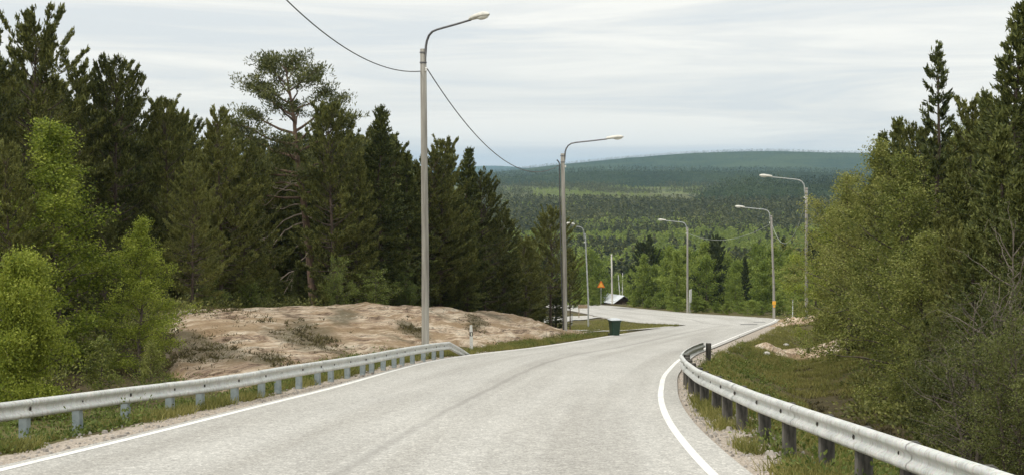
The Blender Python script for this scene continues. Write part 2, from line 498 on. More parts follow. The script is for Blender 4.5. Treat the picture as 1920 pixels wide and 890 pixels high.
def m_hill(name, a, b, c3, sc):
    m, nt, out = mat(name)
    tc = N(nt, "ShaderNodeTexCoord").outputs["Object"]
    n = noise(nt, tc, sc, 6, 0.7); n2 = noise(nt, tc, sc * 0.12, 4, 0.6)
    c = mix(nt, ramp(nt, n2, [(0.4, 0.0), (0.62, 0.8)]), ramp(nt, n, [(0.35, a), (0.65, b)]), c3)
    pbsdf(nt, out, c, 1.0, 0, bump(nt, n, 1.0, 6.0), 0.0)
    return m


M['hill'] = m_hill("hill_forest_floor", (0.022, 0.040, 0.020), (0.055, 0.078, 0.030), (0.075, 0.10, 0.035), 0.05)
M['ridge'] = m_hill("ridge_forest_floor", (0.018, 0.030, 0.015), (0.040, 0.058, 0.024), (0.055, 0.075, 0.028), 0.06)

# ------------------------------------------------------------------ terrain functions (metres; road level at the camera is 0)
_gy = np.array([-80, 0, 110, 130, 155, 185, 208, 240, 300, 380, 480, 620, 800, 1000, 1200, 1500, 1700, 2000, 3000, 11000], float)
_gz = np.array([7.2, 0, -9.9, -11.6, -13.5, -15.7, -17.3, -21.2, -28.5, -33, -36, -38, -36, -29.5, -24, -18.6, -16.5, -12, -4, 0], float)
_ty = np.arange(-80, 11001, 1.0)
_tz = np.interp(_ty, _gy, _gz)
_pad = np.concatenate([_tz[0] + 0.09 * np.arange(8, 0, -1), _tz, np.full(8, _tz[-1])])
_tz = np.convolve(_pad, np.ones(17) / 17, 'valid')


def G(Y): return np.interp(Y, _ty, _tz)


def table(pts, win=9):
    p = np.array(pts, float); y = np.arange(-80, 400, 0.5); v = np.interp(y, p[:, 0], p[:, 1])
    pad = win // 2
    v2 = np.convolve(np.concatenate([np.full(pad, v[0]), v, np.full(pad, v[-1])]), np.ones(win) / win, 'valid')
    return lambda Y: np.interp(Y, y, v2)


# painted edge lines, then the asphalt edges
LL = table([(-80, -11), (0, -7.3), (14.8, -5.46), (18.1, -5.0), (23.6, -4.36), (28.7, -3.72), (35.7, -3.1), (40.3, -2.6), (44.6, -1.85), (48, -0.95), (53.2, 0.75), (59, 2.2), (74, 5.65), (88, 9.0), (100, 12.2), (106, 13.4)])
RL = table([(-80, 1.4), (0, 1.95), (14.4, 2.08), (17, 2.15), (21.2, 2.36), (25.9, 2.76), (33.2, 3.62), (41, 4.85), (47.8, 6.1), (54.4, 7.74), (80.7, 13.6), (100, 18.0), (118, 22.2), (127, 24.2), (131, 24.8)])
XL = table([(-80, -11.2), (0, -7.5), (14.8, -5.66), (18.1, -5.2), (23.6, -4.55), (28.7, -3.9), (35.7, -3.28), (40.3, -2.78), (44.6, -2.03), (48, -1.15), (53.2, 0.55), (59, 2.0), (74, 5.4), (88, 8.7), (100, 12.0), (105, 13.3), (107, 12.3), (113, 10.4), (132, 9.1), (153, 8.1), (165, 7.3), (190, 4.6), (215, 0.5), (250, -6), (400, -40)], 5)
XR = table([(-80, 1.8), (0, 2.4), (14.4, 2.5), (17, 2.55), (21.2, 2.72), (25.9, 3.1), (33.2, 3.95), (41, 5.15), (47.8, 6.4), (54.4, 8.0), (80.7, 13.95), (100, 18.35), (118, 22.6), (127, 24.6), (133, 24.9), (141, 23.4), (155, 19.9), (175, 16.9), (192, 14.6), (208, 10.4), (222, 6.5), (250, 0), (400, -34)])
HM = table([(-80, 0.6), (10, 0.4), (26, -0.1), (33, 0.25), (38, 0.9), (44, 1.5), (52, 1.62), (60, 1.5), (66, 1.35), (70, 1.1), (75, 0.5), (80, 0.05), (90, -0.1), (400, -0.2)])
HWD = table([(-80, 7), (45, 6.0), (55, 6.0), (65, 4.5), (72, 3.2), (400, 3)])


def terrain(x, Y, detail=True):
    x = np.asarray(x, float); Y = np.asarray(Y, float)
    g = G(Y)
    dl = XL(Y) - x; dr = x - XR(Y)
    near = 1 - ss(180, 260, Y)
    # left bank
    left = -0.03 - 0.28 * ss(0.7, 2.2, dl) * (1 - ss(28, 42, Y)) - 0.06 * ss(0.5, 2, dl)
    left = left + HM(Y) * ss(1.2, 1.2 + HWD(Y), dl) - 0.05 * np.clip(dl - 8.5, 0, 14) * ss(34, 46, Y) * (1 - ss(70, 85, Y))
    left = left - 0.02 * np.clip(dl, 0, 30) * ss(76, 90, Y)
    # right bank: ditch, then rising ground
    dd = 1.0 - ss(84, 98, Y)
    right = -0.03 - (0.16 * ss(0.6, 1.6, dr) + 0.65 * ss(1.0, 3.4, dr)) * dd
    right = right + dd * 1.55 * ss(3.6, 8.0, dr) * ss(30, 52, Y) + dd * 0.75 * ss(3.5, 9, dr) * (1 - ss(30, 52, Y)) + 0.05 * np.clip(dr - 8, 0, 30) * (1 - ss(120, 170, Y))
    right = right + (1 - dd) * (0.9 * ss(1.2, 6.5, dr)) * (1 - ss(122, 140, Y))
    off = np.where(dl > 0, left, np.where(dr > 0, right, -0.12))
    inside = np.minimum(ss(-0.5, 0.0, dl) + ss(-0.5, 0.0, dr), 1)
    off = np.where((dl <= 0) & (dr <= 0), -0.14 + 0.11 * inside, off)
    z = g + off * near
    if detail:
        d = np.maximum(np.maximum(dl, dr), 0)
        z = z + ss(0.8, 3.5, d) * (0.34 * fbm(x / 3.1, Y / 3.1, 3, 4) + 0.10 * fbm(x / 0.6, Y / 0.6, 5, 2)) + ss(2, 40, d) * fbm(x / 25, Y / 25, 9, 3) * 1.0
        z = z + ss(200, 500, Y) * fbm(x / 160, Y / 160, 12, 3) * 5
    # paved areas left of the far road are kept level
    return z


def T(x, Y): return float(terrain(np.array([x]), np.array([Y]))[0])


def px(p, Y): return (p - 960.0) / FPX * Y          # across, for something seen in column p at distance Y


def zy(row, Y): return EYE + (HOR - row) / FPX * Y  # height, for something seen in row at distance Y


# ------------------------------------------------------------------ the ground, one sheet to the horizon
def axis_x():
    a = np.arange(-24, 30.01, 0.32)
    l = []; s = 0.36; v = -24.0
    while v > -5400: v -= s; l.append(v); s *= 1.13
    r = []; s = 0.36; v = a[-1]
    while v < 5400: v += s; r.append(v); s *= 1.13
    return np.concatenate([np.array(l)[::-1], a, np.array(r)])


def axis_y():
    a = [-60, -45, -32, -22, -14, -8, -3]
    a += list(np.arange(0, 6, 1.0)) + list(np.arange(6, 90, 0.32)) + list(np.arange(90, 250, 1.0))
    v, s = a[-1], 1.3
    while v < 10300: v += s; a.append(v); s = min(s * 1.05, 260)
    return np.array(a, float)


ax, ay = axis_x(), axis_y()
GX, GY = np.meshgrid(ax, ay)
GZ = terrain(GX, GY)
mb = MB(); mb.grid(np.stack([GX, GY, GZ], -1))
ground = mb.build("ground", M['ground'], smooth=True)
tag(ground, kind="structure")
dl = XL(GY) - GX; dr = GX - XR(GY)
nz = fbm(GX / 1.3, GY / 1.3, 31, 3); nz2 = fbm(GX / 5, GY / 5, 33, 3)
grav = np.zeros_like(GX)
gw_l = np.interp(GY, [0, 12, 30, 44, 50, 60], [0.9, 0.75, 0.6, 0.5, 0.15, 0.05])
gw_r = np.interp(GY, [0, 14, 24, 32, 40, 55, 90, 130], [0.62, 0.6, 0.55, 0.5, 0.5, 0.8, 1.2, 0.6])
grav = np.maximum(grav, (1 - ss(gw_l * 0.6, gw_l * 1.3, dl + nz * 0.7)) * (dl > -1.0) * (GY < 160))
grav = np.maximum(grav, (1 - ss(gw_r * 0.6, gw_r * 1.35, dr + nz * 0.9)) * (dr > -1.0) * (GY < 140))
gl = ss(0.2, 0.8, dl) * (1 - ss(3.2 + nz2 * 3, 5.5 + nz2 * 3, dl)) * (GY < 88)
gl = np.maximum(gl, ss(0.2, 1, dl) * (1 - ss(14, 22, dl)) * ss(80, 88, GY) * (GY < 160))
gr = ss(0.2, 0.8, dr) * (1 - ss(5 + nz2 * 4, 8.5 + nz2 * 4, dr)) * (1 - 0.85 * (1 - ss(36, 50, GY)) * ss(2.0, 3.2, dr))
gra = np.where(dl > 0, gl, np.where(dr > 0, gr, 0)) * (GY < 200)
gra = np.clip(gra * (0.75 + 1.2 * nz2), 0, 1)
bog = ss(1120, 1220, GY) * (1 - ss(2000, 2100, GY)) * (0.5 + 0.5 * ss(-0.1, 0.15, fbm(GX / 120, GY / 160, 35, 3))) + 0.75 * ss(230, 320, GY) * (1 - ss(820, 900, GY))
ca = ground.data.color_attributes.new("mask", 'FLOAT_COLOR', 'POINT')
ca.data.foreach_set("color", np.stack([np.clip(grav, 0, 1), gra, bog, np.ones_like(bog)], -1).ravel().astype(np.float32))


# ------------------------------------------------------------------ road, side roads, painted lines
def sheet(name, P, UV, m):
    b = MB(); b.grid(P)
    me = b.mesh(name, m, True)
    uvl = me.uv_layers.new(name="UVMap")
    idx = np.zeros(len(me.loops), np.int32); me.loops.foreach_get("vertex_index", idx)
    uvl.data.foreach_set("uv", UV.reshape(-1, 2)[idx].ravel().astype(np.float32))
    return tag(link(name, me), kind="structure")


ry = np.concatenate([np.arange(-30, 120, 0.5), np.arange(120, 262, 1.0)])
ru = np.linspace(0, 1, 21)
RY, RU = np.meshgrid(ry, ru, indexing='ij')
RX = XL(RY) + (XR(RY) - XL(RY)) * RU
arc = np.concatenate([[0], np.cumsum(np.hypot(np.diff(ry), np.diff((XL(ry) + XR(ry)) / 2)))])
sheet("road", np.stack([RX, RY, G(RY)], -1), np.stack([RU, np.repeat(arc[:, None], len(ru), 1)], -1), M['asphalt'])


def line_strip(name, fx, y0, y1, w, lift=0.004):
    y = np.arange(y0, y1 + 0.01, 0.4); x = fx(y)
    d = np.stack([np.gradient(x), np.gradient(y)], 1); d /= np.linalg.norm(d, axis=1)[:, None]
    n = np.stack([d[:, 1], -d[:, 0]], 1)
    a = np.stack([x - n[:, 0] * w / 2, y - n[:, 1] * w / 2], 1); b = np.stack([x + n[:, 0] * w / 2, y + n[:, 1] * w / 2], 1)
    P = np.stack([np.column_stack([a, G(a[:, 1]) + lift]), np.column_stack([b, G(b[:, 1]) + lift])], 1)
    m = MB(); m.grid(P)
    return tag(m.build(name, M['paint']), kind="structure")


line_strip("left_edge_line", LL, -8, 76, 0.13)
line_strip("right_edge_line", RL, -8, 130, 0.108)


def ribbon(name, pts, width, m, lift=0.03, base=None):
    p = np.array(pts, float); t = np.linspace(0, len(p) - 1, 8 * len(p))
    k = np.arange(len(p))
    q = np.stack([np.interp(t, k, p[:, 0]), np.interp(t, k, p[:, 1])], 1)
    w = np.interp(t, k, np.broadcast_to(width, (len(p),)))
    for _ in range(3):
        q[1:-1] = (q[:-2] + 2 * q[1:-1] + q[2:]) / 4
    d = np.gradient(q, axis=0); d /= np.linalg.norm(d, axis=1)[:, None]
    n = np.stack([d[:, 1], -d[:, 0]], 1)
    u = np.linspace(-0.5, 0.5, 9)
    X = q[:, 0][:, None] + n[:, 0][:, None] * w[:, None] * u; Y = q[:, 1][:, None] + n[:, 1][:, None] * w[:, None] * u
    Z = terrain(X, Y, True) + lift
    UV = np.stack([np.repeat((u + 0.5)[None, :], len(t), 0) * 0.4, np.repeat(t[:, None], 9, 1)], -1)
    return sheet(name, np.stack([X, Y, Z], -1), UV, m)


ribbon("driveway", [(10.6, 99), (8.6, 93), (6.6, 88.5), (4.2, 85.5), (1.0, 83), (-4, 81)], [2.2, 3.4, 3.6, 3.6, 3.6, 3.6], M['asphalt'], 0.06)
ribbon("footpath", [(6.6, 101), (5.0, 100.2), (3.2, 99.6), (0, 99)], [1.0, 2.0, 2.6, 3.0], M['asphalt'], 0.06)
ribbon("side_road", [(6.3, 131), (5.9, 131.2), (4.6, 131.6), (2.5, 132), (-2, 132), (-9, 131)], [8, 15, 25, 29, 30, 30], M['asphalt'], 0.08)


def patch(name, c, w, l, rz):
    b = MB(); ca_, sa = math.cos(rz), math.sin(rz)
    v = []
    for sx, sy in ((-1, -1), (1, -1), (1, 1), (-1, 1)):
        x = c[0] + sx * w / 2 * ca_ - sy * l / 2 * sa; y = c[1] + sx * w / 2 * sa + sy * l / 2 * ca_
        v.append((x, y, G(y) + 0.006))
    b.add(v, [[0, 1, 2, 3]])
    return tag(b.build(name, M['patch']), kind="structure")


patch("road_patch", (px(1404, 107), 107), 1.3, 3.4, -0.2)
patch("road_patch", (px(1424, 117), 117), 1.0, 2.4, -0.2)
patch("road_patch", (px(1172, 180), 180), 1.5, 7.0, 0.25)


# ------------------------------------------------------------------ hills far behind
def hill(name, pts, Y0, depth, m, seed, amp):
    """a wooded hill: skyline given as (column, row) seen at distance Y0"""
    p = np.array(pts, float)
    xs = np.linspace(px(p[0, 0], Y0), px(p[-1, 0], Y0), 160)
    top = zy(np.interp(xs / Y0 * FPX + 960, p[:, 0], p[:, 1]), Y0)
    k = np.ones(9) / 9
    top = np.convolve(np.pad(top, 4, 'edge'), k, 'valid')
    s = np.linspace(0, 1, 40)
    prof = np.where(s < 0.6, ss(0, 0.6, s) ** 0.8, 1 - 0.6 * ss(0.6, 1.0, s))
    X = np.repeat(xs[None, :], 40, 0); Y = Y0 - depth * 0.6 + depth * s[:, None] + 0 * X
    base = G(Y) - 10
    Z = base + (top[None, :] - base) * prof[:, None]
    Z = Z + fbm(X / amp[0], Y / amp[0], seed, 4) * amp[1] * prof[:, None]
    b = MB(); b.grid(np.stack([X, Y, Z], -1))
    o = tag(b.build(name, m, smooth=True), kind="structure")
    return X, Y, Z


H_far = hill("far_hill", [(300, 345), (700, 325), (850, 315), (930, 310), (1000, 317), (1200, 330), (1500, 340)], 8800, 1500, M['hill'], 3, (400, 8))
H_main = hill("hill", [(500, 372), (700, 352), (850, 332), (930, 322), (1050, 309), (1200, 294), (1320, 286), (1450, 283), (1560, 287), (1640, 288), (1800, 292), (2100, 310), (2500, 330)], 4300, 1700, M['hill'], 5, (160, 6))
H_ridge = hill("wooded_ridge", [(400, 372), (700, 345), (900, 332), (1000, 328), (1100, 320), (1300, 322), (1450, 321), (1600, 326), (1800, 330), (2200, 345)], 2300, 950, M['ridge'], 8, (90, 5))
H_knoll = hill("wooded_knoll", [(1290, 380), (1330, 356), (1380, 346), (1450, 343), (1520, 344), (1650, 340), (1900, 350)], 1250, 300, M['ridge'], 11, (50, 3))

#@TREES
# ------------------------------------------------------------------ tree makers: each returns (trunk mesh, crown mesh) of a tree standing at the origin
def unit(a): return a / (np.linalg.norm(a, axis=-1, keepdims=True) + 1e-9)


def conifer(seed, H, R, cb, nb, style, mats, q=13, leaf=(0.17, 0.05), bare=0.0):
    rng = np.random.default_rng(seed)
    wood, crown = MB(), MB()
    nz_ = 11
    tz = np.linspace(0, H, nz_)
    wob = np.cumsum(rng.normal(0, 0.012 * H, (nz_, 2)), 0) * np.linspace(0, 1, nz_)[:, None] * 0.5
    tp = np.column_stack([wob, tz])
    r0 = 0.011 * H + 0.02
    wood.tube(tp, np.linspace(r0, 0.012, nz_) * (1 + 0.35 * np.exp(-tz * 2.5)), 7)
    up = np.array([0, 0, 1.0])
    for i in range(nb):
        f = (i + rng.uniform()) / nb
        t = cb + (0.985 - cb) * f ** 0.95
        tt = (t - cb) / (1 - cb)
        az = i * 2.399 + rng.uniform(-0.5, 0.5)
        if style == 'spruce':
            ln = R * (0.06 + 0.94 * (1 - tt) ** 0.9) * rng.uniform(0.6, 1.12) * min(1, 0.55 + tt * 4)
            el = np.interp(tt, [0, 0.5, 1], [-0.25, 0.1, 0.95]) + rng.normal(0, 0.1); cu = 0.28
        else:
            ln = R * (0.16 + 0.84 * (1 - tt) ** 0.5) * rng.uniform(0.5, 1.22) * min(1, 0.5 + tt * 3.5)
            el = np.interp(tt, [0, 0.5, 1], [-0.05, 0.25, 0.95]) + rng.normal(0, 0.2); cu = 0.38
        s = np.linspace(0, 1, 7)
        base = np.array([np.interp(t * H, tz, tp[:, 0]), np.interp(t * H, tz, tp[:, 1]), t * H])
        hz = np.array([math.cos(az), math.sin(az)])
        side = np.array([-hz[1], hz[0]])
        bend = rng.normal(0, 0.12)
        P = base + ln * np.column_stack([np.outer(s * math.cos(el), hz) + np.outer(s * s * bend, side), s * math.sin(el) + cu * s * s])
        if ln > 0.35:
            wood.tube(P, np.linspace(0.011 * ln + 0.008, 0.004, 7), 4)
        if bare and rng.uniform() < bare * (1 - tt) ** 2: continue
        m = int(ln * 11) + 3
        sj = rng.uniform(0.12, 1.0, m) if style == 'spruce' else rng.uniform(0.3, 1.0, m) ** 0.7
        sj[0] = 1.0
        org = np.stack([np.interp(sj, s, P[:, k]) for k in range(3)], 1)
        a2 = az + np.sign(rng.uniform(-1, 1, m)) * rng.uniform(0.35, 1.15, m); a2[0] = az
        tl = (0.14 + 0.34 * ln * (1.05 - sj)) * rng.uniform(0.6, 1.25, m)
        dv = unit(np.column_stack([np.cos(a2), np.sin(a2), rng.uniform(-0.15, 0.45, m) + max(el, 0) * 0.8 + cu * sj * 0.9]))
        u = rng.uniform(0, 1, (m, q)) ** (0.8 if style == 'spruce' else 0.5)
        c = org[:, None, :] + dv[:, None, :] * (u * tl[:, None])[..., None] + rng.normal(0, 0.028, (m, q, 3))
        d = dv[:, None, :] * 0.9 + rng.normal(0, 0.42, (m, q, 3)) + up * 0.22
        crown.leaves(c.reshape(-1, 3), d.reshape(-1, 3), leaf[0], leaf[1], rng)
        # upright young shoots at the tips
        tip = org + dv * tl[:, None]
        kk = 2 if style == 'pine' else 1
        c = np.repeat(tip, kk, 0) + rng.normal(0, 0.03, (m * kk, 3)) + up * 0.05
        crown.leaves(c, np.repeat(dv, kk, 0) * 0.35 + up + rng.normal(0, 0.2, (m * kk, 3)), leaf[0] * 1.15, leaf[1] * 0.9, rng)
    c = tp[-1] + np.column_stack([rng.normal(0, 0.035, (26, 2)), rng.uniform(-0.55, 0.12, 26)])
    crown.leaves(c, up + rng.normal(0, 0.4, (26, 3)), leaf[0], leaf[1], rng)
    return wood.mesh("trunk", mats[0], True), crown.mesh("crown", mats[1])


def broadleaf(seed, H, R, cb, nl, mats, leaf=(0.07, 0.05), per=20, clumps=9, prof=None, lean=0.0, stems=1, sigma=0.11):
    rng = np.random.default_rng(seed)
    wood, crown = MB(), MB()
    for st in range(stems):
        n = 9; tz = np.linspace(0, H * (1 if st == 0 else rng.uniform(0.6, 0.92)), n)
        a0 = rng.uniform(0, 6.28)
        spread = 0 if st == 0 else rng.uniform(0.10, 0.22)
        wob = np.cumsum(rng.normal(0, 0.014 * H, (n, 2)), 0)
        tp = np.column_stack([wob[:, 0] * 0.6 + (tz * spread) * math.cos(a0) + lean * tz, wob[:, 1] * 0.6 + (tz * spread) * math.sin(a0), tz])
        wood.tube(tp, np.linspace(0.009 * H + 0.012, 0.006, n), 6)
        for i in range(nl):
            f = (i + rng.uniform()) / nl
            t = cb + (0.98 - cb) * f; tt = f
            pr = np.interp(tt, *(prof or ([0, 0.25, 0.55, 0.8, 1.0], [0.75, 1.0, 0.78, 0.42, 0.10])))
            ln = R * pr * rng.uniform(0.42, 1.3)
            az = i * 2.399 + rng.uniform(-0.7, 0.7)
            el = np.interp(tt, [0, 1], [0.35, 1.05]) + rng.normal(0, 0.16)
            s = np.linspace(0, 1, 6)
            zt = t * tz[-1]
            base = np.array([np.interp(zt, tz, tp[:, 0]), np.interp(zt, tz, tp[:, 1]), zt])
            hz = np.array([math.cos(az), math.sin(az)])
            P = base + ln * np.column_stack([np.outer(s * math.cos(el), hz), s * math.sin(el) - 0.16 * s * s * (1 - tt)])
            P[1:] += rng.normal(0, 0.025 * ln, (5, 3))
            wood.tube(P, np.linspace(0.010 * ln + 0.006, 0.003, 6), 4)
            m = max(3, int(clumps * (0.35 + ln / max(R, 0.1))))
            sj = rng.uniform(0.2, 1.02, m); sj[0] = 1
            org = np.stack([np.interp(sj, s, P[:, k]) for k in range(3)], 1)
            dv = unit(rng.normal(0, 1, (m, 3)) + np.array([hz[0], hz[1], 0.35]) * 0.9)
            tl = rng.uniform(0.12, 0.42, m) * (0.4 + 0.45 * ln)
            tip = org + dv * tl[:, None]
            for k in range(0, m, 3):
                wood.tube(np.stack([org[k], (org[k] + tip[k]) / 2 + rng.normal(0, 0.01, 3), tip[k]]), [0.005, 0.004, 0.002], 3)
            u = rng.uniform(0.2, 1.1, (m, per))
            c = org[:, None] + dv[:, None] * (u * tl[:, None])[..., None] + rng.normal(0, sigma, (m, per, 3)) * np.array([1, 1, 0.8])
            d = rng.normal(0, 1, (m, per, 3)) + np.array([0, 0, -0.25])
            crown.leaves(c.reshape(-1, 3), d.reshape(-1, 3), leaf[0], leaf[1], rng)
    return wood.mesh("trunk", mats[0], True), crown.mesh("crown", mats[1])


def old_pine(seed):
    """tall old pine, 11.5 m: bare lower trunk with dead limbs, wide open irregular crown"""
    rng = np.random.default_rng(seed)
    wood, crown, dead = MB(), MB(), MB()
    H = 11.5
    tz = np.array([0, 1.5, 3, 4.5, 5.6, 6.6, 7.6, 8.6, 9.6, 10.5, 11.2])
    tx = np.array([0.75, 0.65, 0.5, 0.38, 0.25, 0.12, 0.0, -0.08, -0.25, -0.42, -0.5])
    tp = np.column_stack([tx, 0.2 * np.sin(tz * 0.7), tz])
    wood.tube(tp, np.interp(tz, [0, 5, 11.2], [0.21, 0.14, 0.03]), 8)
    up = np.array([0, 0, 1.0])

    def tpt(z): return np.array([np.interp(z, tz, tp[:, 0]), np.interp(z, tz, tp[:, 1]), z])

    def pad(c, r, n):
        p = np.clip(rng.normal(0, 1, (n, 3)), -1.5, 1.5) * np.array([r, r, r * 0.6])
        cc = c + p
        crown.leaves(cc, unit(p) * 0.6 + up * 0.6 + rng.normal(0, 0.45, (n, 3)), 0.17, 0.045, rng)

    # (height, azimuth, length, elevation, curve)
    for z, az, ln, el, cu in [(5.3, 3.3, 2.3, 0.05, 0.05), (5.5, 0.1, 2.0, 0.1, 0.1), (5.8, 2.5, 2.4, 0.1, 0.05), (5.9, 4.9, 1.8, 0.1, 0.1), (6.1, 0.6, 2.2, 0.2, 0.15), (6.2, 3.8, 2.5, 0.05, 0.1), (6.4, 3.1, 2.6, 0.05, 0.15), (6.5, 0.2, 2.3, 0.3, 0.2), (6.8, 1.7, 1.9, 0.2, 0.2), (6.9, 4.6, 1.9, 0.2, 0.2), (7.1, 2.7, 2.9, 0.08, 0.18),
                              (7.3, 0.4, 2.4, 0.35, 0.25), (7.6, 3.6, 2.7, 0.2, 0.22), (7.7, 5.6, 2.2, 0.4, 0.2), (8.1, 3.0, 2.5, 0.25, 0.25), (8.2, 0.1, 2.3, 0.55, 0.25),
                              (8.4, 1.4, 1.8, 0.4, 0.2), (8.6, 4.4, 1.9, 0.4, 0.2), (8.9, 2.8, 2.1, 0.4, 0.25), (9.1, 0.6, 1.7, 0.5, 0.25), (9.4, 3.5, 1.7, 0.45, 0.2), (9.5, 5.4, 1.5, 0.5, 0.2),
                              (9.8, 2.2, 1.4, 0.6, 0.2), (10.0, 0.2, 1.3, 0.55, 0.2), (10.2, 3.9, 1.2, 0.6, 0.2), (10.5, 1.2, 1.0, 0.7, 0.2), (10.7, 5.0, 0.9, 0.8, 0.1), (10.9, 3.0, 0.8, 0.8, 0.1)]:
        s = np.linspace(0, 1, 8)
        hz = np.array([math.cos(az), math.sin(az)]); sd = np.array([-hz[1], hz[0]])
        wv = np.cumsum(rng.normal(0, 0.06, 8)); wh = np.cumsum(rng.normal(0, 0.05, 8))
        P = tpt(z) + ln * np.column_stack([np.outer(s * math.cos(el), hz) + np.outer(wh * s, sd), s * math.sin(el) + cu * s * s + wv * s * 0.6])
        wood.tube(P, np.linspace(0.025 * ln + 0.012, 0.008, 8), 5)
        for k in range(int(6 + ln * 4)):
            sj = rng.uniform(0.3, 1.0) ** 0.75
            o = np.array([np.interp(sj, s, P[:, q]) for q in range(3)])
            a2 = az + rng.choice([-1, 1]) * rng.uniform(0.3, 1.3)
            tl = rng.uniform(0.25, 0.75)
            dv = unit(np.array([math.cos(a2), math.sin(a2), rng.uniform(0.0, 0.8)]))
            e = o + dv * tl
            wood.tube(np.stack([o, o + dv * tl * 0.5 + rng.normal(0, 0.04, 3), e]), [0.012, 0.009, 0.004], 3)
            pad(e, rng.uniform(0.15, 0.28), 56)
            pad(o + dv * tl * 0.55, 0.14, 12)
        pad(P[-1], 0.2, 40)
    for z, az, ln, el, cu in [(5.9, 3.0, 1.7, 0.15, -0.5), (5.5, 3.4, 1.5, 0.2, -0.35), (5.0, 2.7, 1.6, 0.0, -0.25), (4.6, 3.2, 1.9, 0.1, -0.45), (4.2, 3.6, 1.5, -0.1, -0.5), (3.4, 2.9, 1.7, -0.35, -0.5),
                              (5.3, 0.3, 1.0, 0.1, -0.3), (4.5, 5.9, 1.1, 0.0, -0.3), (3.0, 4.0, 1.6, -0.4, -0.4), (2.4, 3.3, 1.5, -0.3, -0.4), (6.1, 4.4, 1.2, 0.2, -0.3)]:
        s = np.linspace(0, 1, 9)
        hz = np.array([math.cos(az), math.sin(az)]); sd = np.array([-hz[1], hz[0]])
        wv = np.cumsum(rng.normal(0, 0.05, 9)); wh = np.cumsum(rng.normal(0, 0.05, 9))
        P = tpt(z) + ln * np.column_stack([np.outer(s * math.cos(el), hz) + np.outer(wh, sd), s * math.sin(el) + cu * s * s + wv * s])
        dead.tube(P, np.linspace(0.045, 0.012, 9), 5)
        for k in range(3):
            o = P[rng.integers(4, 9)]; dv = rng.normal(0, 0.25, 3) + np.array([hz[0], hz[1], -0.2]) * 0.4
            dead.tube(np.stack([o, o + dv * 0.5, o + dv + rng.normal(0, 0.05, 3)]), [0.012, 0.009, 0.004], 3)
    return wood.mesh("trunk", M['oldbark'], True), crown.mesh("crown", M['oldpine']), dead.mesh("dead_limbs", M['deadwood'], True)


PRO = {}
PRO['pine'] = [conifer(11, 10, 2.7, 0.04, 160, 'pine', (M['bark'], M['pine'])), conifer(12, 10, 2.3, 0.04, 150, 'pine', (M['bark'], M['pine'])),
               conifer(13, 10, 2.9, 0.08, 155, 'pine', (M['bark'], M['pine']), bare=0.12),
               conifer(14, 10, 2.7, 0.30, 115, 'pine', (M['bark'], M['pine']))]
PRO['spruce'] = [conifer(21, 10, 2.1, 0.02, 185, 'spruce', (M['bark'], M['spruce'])), conifer(22, 10, 1.7, 0.03, 175, 'spruce', (M['bark'], M['spruce'])),
                 conifer(23, 10, 1.9, 0.02, 180, 'spruce', (M['bark'], M['spruce'])),
                 conifer(24, 10, 1.75, 0.06, 80, 'spruce', (M['bark'], M['spruce']), q=12)]
PRO['birch'] = [broadleaf(31, 6, 1.6, 0.04, 62, (M['twig'], M['birch']), leaf=(0.06, 0.043), per=44, clumps=12, sigma=0.10), broadleaf(32, 6, 1.5, 0.04, 60, (M['twig'], M['birch']), leaf=(0.06, 0.043), per=40, clumps=11, sigma=0.10),
                broadleaf(33, 6, 1.8, 0.05, 60, (M['twig'], M['birch']), leaf=(0.06, 0.043), per=40, clumps=12, sigma=0.10)]
PRO['sapling'] = [broadleaf(41, 3, 1.05, 0.02, 64, (M['twig'], M['birch']), leaf=(0.047, 0.035), per=56, clumps=15, sigma=0.10),
                  broadleaf(42, 2.0, 0.6, 0.03, 24, (M['twig'], M['birch2']), leaf=(0.055, 0.04), per=22, clumps=8, sigma=0.07),
                  broadleaf(43, 2.0, 0.95, 0.02, 15, (M['twig'], M['weed']), leaf=(0.07, 0.045), per=15, clumps=7, stems=3, prof=([0, 0.4, 0.8, 1.0], [0.5, 1.0, 0.8, 0.5]), sigma=0.08)]
PRO['olive'] = [broadleaf(51, 6, 2.0, 0.05, 60, (M['twig'], M['birch2']), leaf=(0.056, 0.04), per=46, clumps=11, sigma=0.10), broadleaf(52, 6, 1.8, 0.05, 56, (M['twig'], M['birch2']), leaf=(0.056, 0.04), per=46, clumps=11, lean=-0.08, sigma=0.10)]
PRO['willow'] = [broadleaf(61, 5, 1.5, 0.06, 26, (M['twig'], M['willow']), leaf=(0.055, 0.032), per=34, clumps=10, stems=3, prof=([0, 0.3, 0.7, 1.0], [0.7, 1.0, 0.9, 0.35]), sigma=0.09),
                 broadleaf(62, 5, 1.4, 0.05, 24, (M['twig'], M['willow']), leaf=(0.055, 0.032), per=26, clumps=10, stems=3, prof=([0, 0.3, 0.7, 1.0], [0.8, 1.0, 0.85, 0.35]), sigma=0.09)]
PRO['bare'] = [broadleaf(66, 5, 1.6, 0.05, 30, (M['twig2'], M['willow']), leaf=(0.055, 0.032), per=7, clumps=9, stems=4, prof=([0, 0.3, 0.7, 1.0], [0.8, 1.0, 0.9, 0.4]), sigma=0.09)]
PRO['wbirch'] = [broadleaf(71, 9, 3.0, 0.03, 44, (M['twig'], M['mbirch']), leaf=(0.27, 0.20), per=15, clumps=9, sigma=0.27), broadleaf(72, 9, 2.5, 0.02, 44, (M['twig'], M['mbirch']), leaf=(0.27, 0.20), per=15, clumps=9, sigma=0.25),
                 broadleaf(73, 9, 3.4, 0.04, 40, (M['twig'], M['mbirch']), leaf=(0.28, 0.2), per=15, clumps=9, prof=([0, 0.3, 0.7, 1.0], [0.8, 1.0, 0.8, 0.25]), sigma=0.3)]
